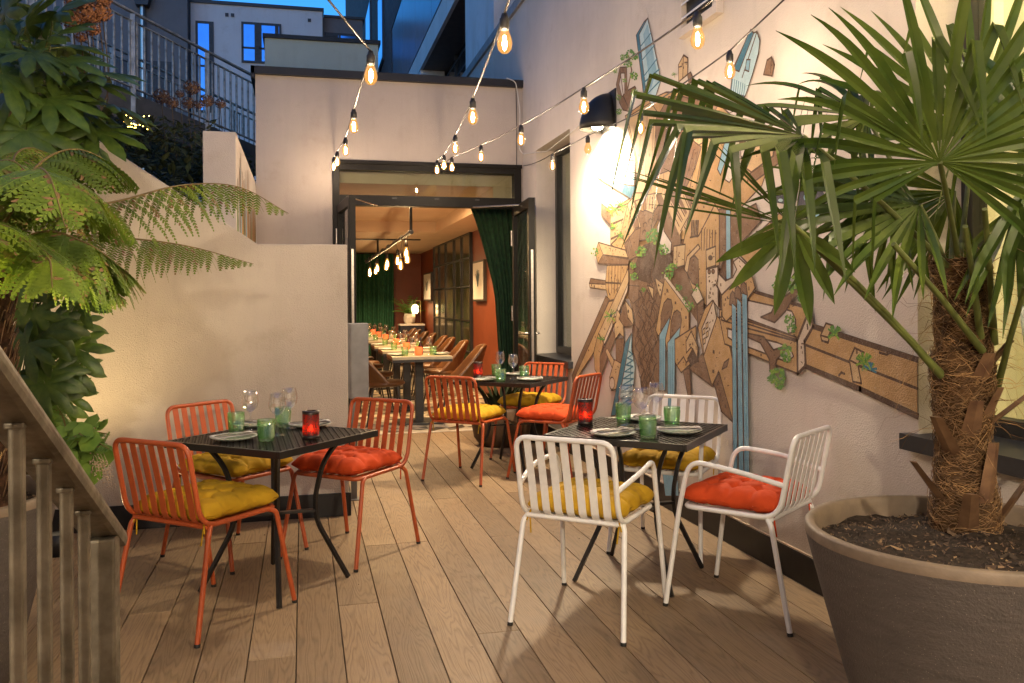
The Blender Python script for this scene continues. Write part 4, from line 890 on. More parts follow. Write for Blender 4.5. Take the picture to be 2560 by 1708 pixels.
MB().lathe([(.001, 0), (.06, 0), (.085, .006), (.107, .016), (.108, .0185), (.085, .010), (.06, .005), (.001, .004)], 40).build('dish', platem, pl)
def napkin_m():
    m = MB(); nx, ny = 14, 6; vs = []
    for layer, z0 in ((0, .0195), (1, .0225)):
        for j in range(ny+1):
            for i in range(nx+1):
                x = -.105+.21*i/nx; y = -.032+.064*j/ny+(.012*layer); vs.append((x, y, z0+.0016*math.sin(x*60+layer)*math.sin(y*70)+.002*layer))
    q = (nx+1)*(ny+1)
    m.add(vs, [(o+j*(nx+1)+i, o+j*(nx+1)+i+1, o+(j+1)*(nx+1)+i+1, o+(j+1)*(nx+1)+i) for o in (0, q) for j in range(ny) for i in range(nx)], 0, True); return m
nk = thing('napkin', '', 'napkin', group='folded napkins on the plates'); napkin_m().build('cloth', napm, nk, fixn=False)
silver = M('cutlery steel', (.62, .60, .57), .2, 1, .05, 20)
def fork_mesh():
    m = MB(); m.bar((-.09, 0, 0), (.02, 0, .002), .008, .0025); m.add([(.02, -.004, .002), (.045, -.011, .0), (.055, -.011, 0), (.055, .011, 0), (.045, .011, 0), (.02, .004, .002)], [(0, 1, 2, 3, 4, 5)])
    for k in range(4): m.bar((.054, -.009+.006*k, 0), (.098, -.009+.006*k, .003), .0028, .002)
    return m
def knife_mesh():
    m = MB(); m.bar((-.10, 0, 0), (0, 0, 0), .012, .004); m.add([(0, -.007, .0), (.1, -.006, 0), (.112, .004, 0), (.1, .007, 0), (0, .007, 0)], [(0, 1, 2, 3, 4)]); return m
fk = thing('fork', '', 'fork', group='forks on the napkins'); fork_mesh().build('prongs_and_handle', silver, fk)
kf = thing('knife', '', 'knife', group='knives on the napkins'); knife_mesh().build('blade_and_handle', silver, kf)
cm, nt, n, l, b = new_mat('pierced red lantern'); v = tc(n, l)
vo = n.new('ShaderNodeTexVoronoi'); vo.inputs['Scale'].default_value = 170; vo.feature = 'DISTANCE_TO_EDGE'; l.new(v, vo.inputs[0]); msk = ramp(n, l, vo.outputs['Distance'], [(.13, 0.), (.22, 1.)])
tr_ = n.new('ShaderNodeBsdfTranslucent'); tr_.inputs[0].default_value = (.60, .03, .012, 1); tp_ = n.new('ShaderNodeBsdfTransparent'); tp_.inputs[0].default_value = (.85, .03, .01, 1); xx = n.new('ShaderNodeMixShader'); xx.inputs[0].default_value = .30; l.new(tr_.outputs[0], xx.inputs[1]); l.new(tp_.outputs[0], xx.inputs[2])
b.inputs[0].default_value = (.03, .012, .01, 1); b.inputs['Roughness'].default_value = .5; x3 = n.new('ShaderNodeMixShader'); l.new(msk, x3.inputs[0]); l.new(b.outputs[0], x3.inputs[1]); l.new(xx.outputs[0], x3.inputs[2]); l.new(x3.outputs[0], n['Material Output'].inputs[0])
cnd = thing('candle_lantern', '', 'candle holder', group='red pierced candle lanterns')
MB().lathe([(.0385, .018), (.0385, .118)], 36).build('lantern_body', cm, cnd)
m = MB(); m.lathe([(.001, 0), (.039, 0), (.0395, .018), (.036, .0185)], 36); m.lathe([(.0395, .117), (.0402, .131), (.024, .133), (.024, .129), (.0385, .117)], 36); m.build('rim', M('lantern metal', (.03, .02, .016), .35, .4), cnd)
m = MB(); m.lathe([(.001, .018), (.022, .018), (.022, .036), (.001, .036)], 16); m.build('candle', M('wax', (.75, .5, .3), .6), cnd)
m = MB(); m.lathe([(.001, .034), (.010, .042), (.008, .054), (.001, .068)], 10); m.build('flame', emit('flame', (1, .42, .10), 20.), cnd)

# ------------------------------------------------------------------ terrace chairs and cushions
org = M('orange powder coat', (.40, .076, .020), .42, 0, .05, 30, .06, 500); wht = M('white powder coat', (.80, .785, .765), .4, 0, .03, 30, .04, 500)
rub = M('rubber foot', (.01, .01, .01), .6)
W_, SY, BY = .215, .205, -.205
def chair(name, m_, arms, label, group):
    t = thing(name, label, 'chair', group=group)
    w, r = W_, .0112
    half = [(0, -.300, .795), (w, -.300, .795), (w, -.232, .455), (w, SY, .448), (0, SY, .448)]
    rad = [0, .055, .085, .06, 0]
    a = fillet(half, rad, 6); bb = [Vector((-p.x, p.y, p.z)) for p in reversed(a[1:-1])]
    MB().tube(a+bb, r, 10, True).build('frame', m_, t)
    MB().tube([(-w, -.20, .449), (w, -.20, .449)], r*.95, 10).build('rear_rail', m_, t)
    dat = None
    side = fillet([(0, -.2965, .788), (0, -.250, .60), (0, -.222, .462), (0, -.15, .452), (0, SY, .448)], [0, .2, .07, .05, 0], 5)
    m = MB(); hw = .0165; vs = []
    for i, p in enumerate(side):
        q = side[min(i+1, len(side)-1)]; o = side[max(i-1, 0)]; d = (q-o).normalized(); nn = Vector((0, d.z, -d.y))*.0016
        vs += [p+Vector((-hw, 0, 0))+nn, p+Vector((hw, 0, 0))+nn, p+Vector((hw, 0, 0))-nn, p+Vector((-hw, 0, 0))-nn]
    fs = []
    for i in range(len(side)-1):
        for k in range(4): fs.append((4*i+k, 4*i+(k+1) % 4, 4*i+4+(k+1) % 4, 4*i+4+k))
    m.add(vs, fs)
    for k in range(7):
        o = m.build('slat', m_, t) if dat is None else MB().build('slat', None, t, data=dat); dat = o.data; o.location = ((k-3)*.0545, 0, 0)
    for sx in (-1, 1):
        m = MB(); m.tube(fillet([(sx*w, -.185, .447), (sx*(w+.012), -.205, .425), (sx*(w+.035), -.29, .012)], .03), r, 10); lg = m.build('leg', m_, t)
        m = MB(); m.tube([(sx*(w+.0355), -.2915, .0), (sx*(w+.035), -.290, .014)], r*1.08, 10); m.build('foot_cap', rub, lg)
        if not arms:
            m = MB(); m.tube(fillet([(sx*w, .15, .447), (sx*(w+.012), .185, .435), (sx*(w+.035), .275, .012)], .04), r, 10); lg = m.build('leg', m_, t)
        else:
            m = MB(); m.tube([(sx*(w+.035), .275, .012), (sx*(w+.018), .212, .448)], r, 10); lg = m.build('leg', m_, t)
            m = MB(); m.tube(fillet([(sx*(w+.018), .212, .448), (sx*(w+.016), .165, .655), (sx*(w+.035), -.06, .640), (sx*w, -.258, .595)], [0, .07, .1, 0], 8), r, 10); m.build('armrest', m_, t)
        m = MB(); m.tube([(sx*(w+.0355), .2765, .0), (sx*(w+.035), .275, .014)], r*1.08, 10); m.build('foot_cap', rub, lg)
    return t
def cushion(name, m_, label, group, tagside=None, seed=1):
    t = thing(name, label, 'cushion', group=group); N = 56; rr = random.Random(seed)
    tuf = [(x, y) for x in (-.5, 0, .5) for y in (-.5, 0, .5)]
    def srf(u, v, sgn):
        ou = u*(.220-.012*(1-abs(v)**2.2)+.007*math.cos(v*3*math.pi)); ov = v*(.220-.012*(1-abs(u)**2.2)+.007*math.cos(u*3*math.pi))
        e = max(0, (1-abs(u)**5))**.42*max(0, (1-abs(v)**5))**.42
        h = .062*e
        for a, b in tuf:
            d2 = (u-a)**2+(v-b)**2; h -= .046*math.exp(-d2/.0075)
        cr = 0
        for a in (-.5, 0, .5):
            cr = max(cr, math.exp(-((u-a)/.042)**2)*(.25+.75*math.cos(v*math.pi*2)**2), math.exp(-((v-a)/.042)**2)*(.25+.75*math.cos(u*math.pi*2)**2))
        h -= .025*cr*e
        h += .004*noise.noise((u*4+seed*3, v*4, sgn))+.0030*noise.noise((u*13+seed, v*13, sgn*2))*e
        return (ou, ov, .038+max(h, .0)*sgn*(1 if sgn > 0 else .65))
    vs = []
    for sgn in (1, -1):
        for j in range(N+1):
            for i in range(N+1): 
                s = lambda q: math.sin(q*math.pi/2)*.6+q*.4
                vs.append(srf(s(i/N*2-1), s(j/N*2-1), sgn))
    q = (N+1)**2; fs = []
    for o in (0, q):
        for j in range(N):
            for i in range(N):
                f = (o+j*(N+1)+i, o+j*(N+1)+i+1, o+(j+1)*(N+1)+i+1, o+(j+1)*(N+1)+i); fs.append(f if o == 0 else f[::-1])
    m = MB(); m.add(vs, fs, 0, True); me = m.build('pad', m_, t, fixn=False)
    bm = bmesh.new(); bm.from_mesh(me.data); bmesh.ops.remove_doubles(bm, verts=bm.verts, dist=.0006); bm.to_mesh(me.data); bm.free()
    if tagside:
        x, y, a = tagside; m = MB(); d = Vector((math.cos(a), math.sin(a), 0)); s = Vector((-d.y, d.x, 0))*.014
        pts = [Vector((x, y, .040)), Vector((x, y, .045))+d*.022, Vector((x, y, .018))+d*.034, Vector((x, y, .0))+d*.026]
        m.add([p+s*k for p in pts for k in (-1, 1)], [(0, 1, 3, 2), (2, 3, 5, 4), (4, 5, 7, 6)], 0, True); m.build('label_tag', M('white tag', (.8, .8, .82), .7), t, fixn=False)
    for sx in (-1, 1):
        m = MB()
        for k in range(2): m.tube(fillet([(sx*.185, -.185, .04), (sx*(.200+.004*k), -.205, .015), (sx*(.215-.02*k), -.215, -.03-.05*k)], .02), .0035, 5)
        m.build('tie', m_, t)
    return t
mus = M('mustard cotton', (.46, .27, .012), .85, 0, .06, 14, .12, 400, .25); orc = M('burnt orange cotton', (.56, .065, .013), .85, 0, .06, 14, .12, 400, .25)
def tie_white(t): pass
oc = chair('orange_chair', org, False, '', 'orange slatted terrace chairs'); wc = chair('white_armchair', wht, True, '', 'white slatted terrace armchairs')
def spot(first, proto, x, y, face, lab): return place(proto, first, (x, y, 0), R(face-90), lab)
CHS = [(oc, -.415, 3.99, 49.3, 'orange chair in front of the left table, back to the camera, mustard cushion on it', mus, None),
       (oc, .243, 4.785, 229, 'orange chair at the end of the low wall, red cushion with a white tag', orc, (.17, -.17, -.3)),
       (oc, -.36, 4.91, -46.6, 'orange slatted chair between the low wall and the left table with a mustard cushion', mus, None),
       (oc, 1.254, 6.58, 49.7, 'orange slatted chair nearest the doorway at the back table, mustard cushion showing through its slats', mus, None),
       (oc, 1.885, 6.40, 134, 'orange slatted chair against the mural wall with a bright orange cushion and white tag', orc, (.195, -.14, 0)),
       (oc, 1.93, 7.28, 228, 'orange slatted chair behind the back table below the window sill', mus, (.19, .13, 0)),
       (wc, 1.216, 3.58, 49.4, 'white slatted armchair in the foreground with its back turned and a mustard cushion', mus, None),
       (wc, 1.925, 3.50, 127, 'white slatted armchair beside the palm planter holding a burnt orange cushion', orc, None),
       (wc, 1.955, 4.42, 229, 'white slatted armchair between the table and the mural wall with a mustard cushion', mus, None)]
CUL = ['mustard tufted cushion on the orange chair in front of the left table', 'dark orange tufted cushion on the chair at the end of the low wall', 'mustard tufted cushion on the orange chair against the low wall', 'mustard tufted cushion on the orange chair nearest the doorway', 'bright orange tufted cushion on the chair by the mural wall at the back table', 'mustard tufted cushion on the chair below the window sill', 'mustard tufted cushion on the foreground white armchair', 'burnt orange tufted cushion on the white armchair beside the palm planter', 'mustard tufted cushion on the white armchair against the mural wall']
seen = set()
for i, (p, x, y, a, lab, cm_, tg) in enumerate(CHS):
    spot(p.name not in seen, p, x, y, a, lab); seen.add(p.name)
    cu = cushion('cushion', cm_, CUL[i], 'tufted seat cushions', tg, i+1); rz = R(a-90); jx, jy = rnd.uniform(-.01, .01), .005
    cu.location = (x+jx*math.cos(rz)-jy*math.sin(rz), y+jx*math.sin(rz)+jy*math.cos(rz), .4545); cu.rotation_euler = (0, 0, rz+rnd.uniform(-.06, .06))
# ------------------------------------------------------------------ terrace tables
latt = M('black table metal', (.016, .014, .013), .3, .2, .1, 30, 0, 200, .6)
tb = thing('terrace_table', '', 'table', group='black lattice terrace tables')
H = .352
m = MB()
for a in (0, 1):
    for s in (-1, 1):
        if a: m.box(-H, H, s*H-(.014 if s > 0 else 0), s*H+(.014 if s < 0 else 0), .690, .722)
        else: m.box(s*H-(.014 if s > 0 else 0), s*H+(.014 if s < 0 else 0), -H+.0142, H-.0142, .690, .7218)
m.build('rim', latt, tb, bevel=.002)
m = MB(); n_ = 34; pt = 2*(H-.014)/n_
for k in range(n_):
    c = -H+.014+pt*(k+.5)
    m.box(c-.0062, c+.0062, -H+.012, H-.012, .7165, .7190); 
for k in range(n_):
    c = -H+.014+pt*(k+.5)
    for j in range(n_):
        if (k+j) % 2: d = -H+.014+pt*j; m.box(d+.001, d+pt-.001, c-.0062, c+.0062, .7192, .7212)
    m.box(-H+.012, H-.012, c-.0058, c+.0058, .7140, .7163)
m.build('lattice_top', latt, tb)
for k in range(4):
    a = R(45+90*k); d = Vector((math.cos(a), math.sin(a), 0))
    pts = fillet([d*.31+Vector((0, 0, .690)), d*.225+Vector((0, 0, .58)), d*.185+Vector((0, 0, .40)), d*.195+Vector((0, 0, .29)), d*.345+Vector((0, 0, .004))], .14, 6)
    m = MB(); m.tube(pts, .0125, 4, smooth=False); m.build('leg', latt, tb)
m = MB(); q = .187/math.sqrt(2); m.bar((-q, -q, .36), (q, q, .36), .03, .012); m.bar((-q, q, .347), (q, -q, .347), .03, .012); m.build('brace', latt, tb)
TZ = .7225
TBL = [((-.135, 4.31), 49, 'black lattice topped table on the left, by the low wall'), ((1.61, 4.0), 48, 'black lattice topped table on the right, among the white armchairs'), ((1.665, 6.9), 48, 'black lattice topped table at the back, before the doorway curtain')]
for i, (p, a, lab) in enumerate(TBL): place(tb, i == 0, (*p, 0), R(a), lab)
fst = {}
def put(p, x, y, z, rz, lab):
    o = place(p, p.name not in fst, (x, y, z), rz, lab); fst[p.name] = 1; return o
SET = {'left terrace table': dict(c=(.033, 4.144), t=((-.323, 4.446), (-.168, 4.135), (-.103, 4.587)), w=((-.256, 4.455), (-.123, 4.285), (-.070, 4.53)), p=((-.318, 4.225, 35), (-.25, 4.66, -30), (.03, 4.56, 10))),
       'right terrace table': dict(c=(1.408, 4.223), t=((1.624, 4.243), (1.546, 3.729), (1.799, 4.023)), w=((1.60, 4.13), (1.62, 3.985), (1.79, 4.20)), p=((1.42, 3.85, 20), (1.75, 3.83, -15), (1.75, 4.30, 40))),
       'back terrace table': dict(c=(1.421, 7.08), t=((1.60, 7.18), (1.523, 6.671), (1.78, 6.92)), w=((1.64, 7.20), (1.657, 6.807)), p=((1.41, 6.79, 20), (1.77, 6.70, -10), (1.79, 7.2, 30)))}
TL = {'left terrace table': (('behind the plate', 'in front of the middle', 'at the back'), ('beside the back left tumbler', 'in the middle', 'behind the candle side'), ('at the near left corner', 'at the far left', 'at the far right')),
      'right terrace table': (('next to the red candle side', 'nearest the camera', 'toward the right edge'), ('tallest looking, left', 'middle', 'right, by the wall chair'), ('near the left edge', 'near the right edge', 'at the far side')),
      'back terrace table': (('partly hidden at the back', 'at the front edge', 'at the right'), ('behind the front tumbler', 'in the middle'), ('at the left beside the candle', 'at the right edge', 'at the far side'))}
for tn, S_ in SET.items():
    a, b2, c2 = TL[tn]
    put(cnd, *S_['c'], TZ, rnd.uniform(0, 6), 'red pierced candle lantern glowing on the '+tn)
    for (x, y), q in zip(S_['t'], a): put(tum, x, y, TZ, rnd.uniform(0, 6), 'green hobnail tumbler on the %s, %s' % (tn, q))
    for (x, y), q in zip(S_['w'], b2): put(win, x, y, TZ, 0, 'stemmed wine glass on the %s, %s' % (tn, q))
    for (x, y, r), q in zip(S_['p'], c2):
        put(pl, x, y, TZ, R(r), 'patterned side plate on the %s, %s' % (tn, q)); put(nk, x, y, TZ, R(r), 'folded napkin on the plate %s of the %s' % (q, tn))
        d = Vector((math.cos(R(r)), math.sin(R(r)))); s = Vector((-d.y, d.x))
        put(fk, x+s.x*.012, y+s.y*.012, TZ+.0285, R(r+8), 'steel fork on the napkin %s of the %s' % (q, tn)); put(kf, x-s.x*.014, y-s.y*.014, TZ+.0275, R(r-4), 'steel knife on the napkin %s of the %s' % (q, tn))
# settings on the dining tables inside
bot = thing('condiment_bottle', '', 'bottle', group='dark condiment bottles on the dining tables inside')
MB().lathe([(.001, 0), (.028, 0), (.028, .10), (.012, .14), (.012, .18), (.001, .182)], 14).build('body', M('dark bottle', (.05, .014, .008), .15), bot); MB().lathe([(.014, .165), (.014, .195), (.001, .197)], 12).build('cap', black, bot)
jar = thing('orange_candle', '', 'candle holder', group='orange glass candle holders on the dining tables inside')
MB().lathe([(.001, 0), (.036, 0), (.044, .03), (.044, .08), (.04, .09)], 16).build('glass', emit('orange candle glass', (1, .16, .04), .45), jar)
for i, y in enumerate(TY):
    nm = 'dining table '+ORD[i]
    put(tum, 1.10, y-.13, .7605, 0, 'green tumbler at the left of the inside '+nm); put(tum, 1.42, y-.10, .7605, 0, 'green tumbler at the right of the inside '+nm)
    put(win, 1.20, y+.02, .7605, 0, 'wine glass at the left of the inside '+nm); put(win, 1.40, y+.06, .7605, 0, 'wine glass at the right of the inside '+nm)
    put(jar, 1.26, y-.06, .7605, 0, 'orange candle glass on the inside '+nm); put(bot, 1.30, y+.06, .7605, 0, 'dark sauce bottle on the inside '+nm)
    put(pl, 1.02, y-.02, .7605, .3, 'side plate at the left edge of the inside '+nm); put(pl, 1.52, y-.02, .7605, .3, 'side plate at the right edge of the inside '+nm)
    put(nk, 1.02, y-.02, .7605, .3, 'folded napkin on the left plate of the inside '+nm); put(nk, 1.52, y-.02, .7605, .5, 'folded napkin on the right plate of the inside '+nm)

# ------------------------------------------------------------------ festoon lights, wall lamp, cables
sock = M('festoon socket', (.014, .012, .011), .5); cordm = M('festoon cord', (.03, .022, .015), .45)
fila = emit('festoon filament', (1, .74, .49), BULB*11); glob = emit('festoon glass', (1, .60, .22), BULB/12)
bg_ = amber_glass('festoon bulb glass', (1, .44, .085), .62, .58)
def pix(u, v, F):
    """point at distance F along the view axis, from photo measurements in 2350 px width"""
    a = _ray(u*2560/2350, v*2560/2350); t = F/(a[0]*math.sin(TH)+a[1]*math.cos(TH)); return Vector((a[0]*t, a[1]*t, EYE+a[2]*t))
sd = wd_ = gd_ = fd_ = None
def festoon(label, start, bulbs, tail, unlit=()):
    """bulbs: (u, v of the bulb centre, distance); tail: more points of the string beyond the picture, overhead"""
    global sd, gd_, fd_
    t = thing('festoon_string', label, 'string lights', tuple(start), group='festoon strings over the terrace')
    pts = [Vector(start)]; B = [pix(*b_) for b_ in bulbs]+[Vector(q) for q in tail]  # tail bulbs are unseen, assumed overhead to light the foreground
    for i, p in enumerate(B):
        top = p+Vector((0, 0, .084)); pts.append(top)
    c = [pts[0]]
    for a, b_ in zip(pts[:-1], pts[1:]):
        for k in range(1, 7):
            s = k/6; q = a.lerp(b_, s); q.z -= .012*4*s*(1-s)*(a-b_).length**2*.35; c.append(q)
    MB().tube(c, .0042, 6).build('cord', cordm, t, True)
    for i, p in enumerate(B):
        if sd is None:
            m = MB(); m.lathe([(.001, .086), (.009, .084), (.013, .070), (.0165, .066), (.017, .042), (.014, .030), (.001, .030)], 14); s_ = m.build('socket', sock, t); sd = s_.data
            m = MB(); m.lathe([(.012, .034), (.016, .022), (.0235, .002), (.0262, -.016), (.0225, -.034), (.012, -.046), (.001, -.049)], 18); g = m.build('bulb', bg_, s_); gd_ = g.data
            m = MB(); m.lathe([(.001, .012), (.005, .006), (.0075, -.016), (.005, -.033), (.001, -.036)], 8); f = m.build('filament', fila, g); fd_ = f.data
            f.parent = s_
        else:
            s_ = MB().build('socket', None, t, data=sd); g = MB().build('bulb', None, s_, data=gd_)
            if i not in unlit: f = MB().build('filament', None, s_, data=fd_)
        s_.location = p-Vector(start)
    return t
festoon('leftmost festoon string, from the left corner of the door frame up and out overhead', (.32, FY-.07, 2.80), ((766, 380, 8.4), (774, 369, 7.5), (793, 342, 6.2), (812, 286, 4.7), (851, 167, 3.35)), ((-.28, 2.2, 2.46), (-.36, 1.3, 2.55), (-.44, .4, 2.68), (-.5, -.5, 2.8), (-.56, -1.4, 2.92), (-.62, -2.3, 3.05)))
festoon('middle festoon string, from the head of the doorway straight up overhead', (1.40, FY-.07, 2.80), ((1003, 388, 8.3), (1019, 377, 7.4), (1045, 337, 6.0), (1085, 264, 4.3), (1158, 90, 2.85)), ((.62, 1.7, 2.48), (.6, .8, 2.6), (.58, -.1, 2.72), (.56, -1.0, 2.85), (.55, -1.9, 2.98)))
festoon('right festoon string, from the doorway head across to the ventilation hood', (1.42, FY-.07, 2.79), ((1037, 382, 7.9), (1104, 357, 6.8), (1196, 317, 5.5), (1340, 240, 4.3), (1601, 82, 3.05)), ((1.80, 1.75, 2.7), (1.85, .9, 2.8), (1.88, 0, 2.9), (1.92, -.9, 3.0), (1.95, -1.8, 3.1)))
festoon('festoon string running along the mural wall behind the palm', (2.26, FY-.2, 2.78), ((1268, 377, 7.0), (1349, 338, 6.1), (1470, 290, 5.1), (1675, 158, 4.0)), ((2.12, 2.3, 2.85), (2.15, 1.2, 3.0)), (1,))
wl = thing('wall_lamp', 'black half dome wall lamp throwing bright light down the mural wall', 'wall lamp', (XW, 6.28, 2.67))
m = MB(); vs = []; nu, nv = 18, 10
for j in range(nv+1):
    ph = math.pi/2*j/nv
    for i in range(nu+1):
        a = math.pi*i/nu; vs.append((-.24*math.sin(a)*math.cos(ph)-.004, -.15*math.cos(a)*math.cos(ph), .285*math.sin(ph)))
m.add(vs, [(j*(nu+1)+i, j*(nu+1)+i+1, (j+1)*(nu+1)+i+1, (j+1)*(nu+1)+i) for j in range(nv) for i in range(nu)], 0, True)
o = m.build('shade', M('lamp shade black', (.016, .015, .012), .45, .3), wl); md = o.modifiers.new('thick', 'SOLIDIFY'); md.thickness = .005
m = MB(); m.box(-.012, -.0012, -.15, .15, 0, .29); m.build('back_plate', black, wl)
m = MB(); m.ball((-.10, 0, .045), .05, 14, 8); m.build('bulb', emit('wall lamp bulb', (1, .84, .55), 60.), wl)
lamp('wall_lamp_light', 'SPOT', (XW-.13, 6.28, 2.68), WALL_LAMP, (1, .80, .54), .09, spot_size=R(165), spot_blend=.5)
wl_assumed_near = copy_tree(wl); wl_assumed_near.location = (XW, .10, 2.67); wl_assumed_near['label'] = 'assumed black half dome wall lamp, added unseen beyond the near window, above the camera'; wl['group'] = wl_assumed_near['group'] = 'half dome wall lamps'  # unseen lamp assumed from the floor shadows, added to brighten the foreground
lamp('wall_lamp_light', 'SPOT', (XW-.13, .10, 2.66), WALL_LAMP*.55, (1, .82, .58), .09, spot_size=R(165), spot_blend=.5)  # fill light of the assumed near lamp
wl_assumed_rear = copy_tree(wl); wl_assumed_rear.location = (-.7, -3.1, 2.67); wl_assumed_rear.rotation_euler = (0, 0, R(-90)); wl_assumed_rear['label'] = 'assumed black half dome wall lamp, added unseen on the rear wall behind the camera'  # no lamp is seen here; assumed and added as front fill
lamp('wall_lamp_light', 'SPOT', (-.7, -2.97, 2.66), WALL_LAMP*1.9, (1, .84, .62), .09, spot_size=R(165), spot_blend=.5).rotation_euler = (R(38), 0, 0)  # front fill from the assumed rear lamp
# cables
wcab = M('white cable', (.62, .6, .56), .5); bcab = M('black cable', (.02, .016, .013), .5)
cb = MB(); cb.tube(fillet([(2.12, FY-.055, 3.73), (2.22, FY-.06, 3.70), (2.27, FY-.04, 3.4), (2.262, FY-.03, 2.98), (2.30, FY-.05, 2.93), (2.300, 8.0, 2.80), (2.300, 7.2, 2.84), (2.298, 6.45, 2.90), (2.295, 6.33, 2.94)], .08), .005, 6)
tag(cb.build('cable', wcab), 'white cable looping down from the roof edge and along the wall to the lamp', 'cable')
cb = MB(); cb.tube([(2.235, FY-.012, 3.64), (2.24, FY-.012, 3.2), (2.235, FY-.012, 2.815)], .004, 6); tag(cb.build('cable', bcab), 'thin black cable dropping straight from the roof edge to the door frame', 'cable')
# ------------------------------------------------------------------ handrail in the foreground
hr = thing('handrail', 'weathered galvanised stair handrail with square balusters in the left foreground', 'railing', (-.44, 2.1, 0))
gm = MB(); pr_ = [(-.445, 1.05, 1.443), (-.445, 2.2, .80)]
P_, Q_ = Vector(pr_[0]), Vector(pr_[1]); gm.bar(P_, Q_, .08, .034); gm.build('top_rail', galv, hr, True, bevel=.013)
dat = None
for y in (1.09, 1.225, 1.365, 1.507, 1.652, 1.797, 1.93):
    zt = 1.443-(y-1.05)*.5591-.018
    m = MB(); m.box(-.4505, -.4295, y-.0105, y+.0105, .004, zt); m.build('baluster', galv, hr, True, bevel=.003)
    m = MB(); m.box(-.455, -.425, y-.016, y+.016, zt-.004, zt+.006); m.build('weld', galv, hr, True, bevel=.003)
m = MB(); m.box(-.47, -.41, 2.07, 2.13, .008, .838); m.build('post', galv, hr, True, bevel=.006)
m = MB(); m.box(-.51, -.37, 2.03, 2.17, .0005, .008); m.build('base_plate', galv, hr, True)
# ------------------------------------------------------------------ planters
potm, nt, n, l, b = new_mat('clay planter'); v = tc(n, l); 
f1 = nz(n, l, tc(n, l, 'Object', (1, 1, 5)), 9, 6, .7); f2 = nz(n, l, v, 130, 3); vsp = n.new('ShaderNodeTexVoronoi'); vsp.inputs['Scale'].default_value = 95; l.new(v, vsp.inputs[0])
c = ramp(n, l, f1, [(.3, (.052, .044, .041)), (.7, (.082, .069, .064))]); c = mixc(n, l, ramp(n, l, vsp.outputs['Distance'], [(.07, .7), (.12, 0.)]), c, (.32, .27, .22)); c = mixc(n, l, ramp(n, l, f2, [(.25, .6), (.4, 0.)]), c, (.05, .036, .03))
l.new(c, b.inputs[0]); b.inputs['Roughness'].default_value = .62; ad = n.new('ShaderNodeMath'); ad.operation = 'ADD'; l.new(f2, ad.inputs[0]); l.new(f1, ad.inputs[1]); bump(n, l, b, ad.outputs[0], .5, .006)
rimm = M('planter rim', (.155, .112, .075), .6, 0, .15, 12, .2, 120)
def planter(name, label, loc, r1, r0, h):
    t = thing(name, label, 'planter', loc)
    m = MB(); m.lathe([(.001, .002), (r0-.02, .002), (r0, .02)]+[(r0+(r1-r0)*(i/12)**.85, .02+(h-.03-.02)*i/12) for i in range(1, 13)], 72); m.build('pot', potm, t)
    m = MB(); m.lathe([(r1, h-.030), (r1+.0005, h-.006), (r1-.004, h), (r1-.022, h+.0005), (r1-.027, h-.005), (r1-.031, h-.03), (r1-.040, h-.10)], 72); m.build('rim', rimm, t)
    m = MB(); nr, na = 16, 60; vs = []
    for j in range(nr+1):
        rr = (r1-.045)*j/nr
        for i in range(na): a = 2*math.pi*i/na; x, y = rr*math.cos(a), rr*math.sin(a); vs.append((x, y, h-.055+.022*noise.noise((x*9, y*9, loc[0]))+.010*noise.noise((x*40, y*40, 2))))
    m.add(vs, [(j*na+i, j*na+(i+1) % na, (j+1)*na+(i+1) % na, (j+1)*na+i) for j in range(nr) for i in range(na)], 0, True); m.build('soil', soilm, t, fixn=False)
    ch = MB(); rr = random.Random(int(loc[0]*100))
    for k in range(1500):
        a, q = rr.uniform(0, 6.28), (r1-.05)*math.sqrt(rr.random()); s = rr.uniform(.0015, .008)*(1 if rr.random() > .06 else 2.2); p = Vector((q*math.cos(a), q*math.sin(a), h-.052+.022*noise.noise((q*math.cos(a)*9, q*math.sin(a)*9, loc[0]))))
        d = Vector((rr.uniform(-1, 1), rr.uniform(-1, 1), rr.uniform(-.5, .5))).normalized(); e = d.orthogonal().normalized()*.35
        ch.add([p-d*s-e*s, p-d*s+e*s, p+d*s+e*s, p+d*s-e*s+Vector((0, 0, s*.5))], [(0, 1, 2, 3)], rr.choice((0, 0, 0, 0, 1, 1, 1, 2)))
    o = ch.build('bark_chips', [M('dark bark', (.03, .018, .01), .9), M('bark', (.085, .05, .026), .9), M('pale chip', (.20, .125, .06), .8)], t, fixn=False); o['kind'] = 'stuff'
    return t
planter('planter', 'big tapered clay planter holding the fan palm, right foreground', (1.83, 2.10, 0), .425, .235, .70)
planter('planter', 'dark tapered planter behind the handrail holding the tree fern', (-1.27, 3.36, 0), .41, .25, .70)
# ------------------------------------------------------------------ fan palm
palm_leaf = leafmat('palm leaf', (.034, .066, .011), (.092, .124, .021), .24, 5, .36, None)
pet_m = M('palm petiole', (.085, .10, .022), .5, 0, .2, 8)
fib_m = M('palm fibre', (.16, .085, .032), .85, 0, .45, 26, vcol=(.05, .025, .010)); fib2 = M('pale palm fibre', (.38, .22, .09), .8, 0, .3, 20); trk_m = M('palm trunk', (.075, .040, .018), .95, 0, .4, 22, .8, 60, .2)
PT = Vector((2.0, 2.28, .64)); pp_ = thing('fan_palm', 'fan palm with shaggy fibrous trunk and drooping fan leaves, right foreground', 'palm', tuple(PT))
rp = random.Random(21)
def trunk_r(z): return .076+.007*math.sin(z*17)+.004*math.sin(z*41)-.02*max(0, z-.55)+.10*max(0, .16-z)
def trunk_c(z): return Vector((-.012*z, .0, z))
m = MB(); S = 40; NZ = 60; vs = []
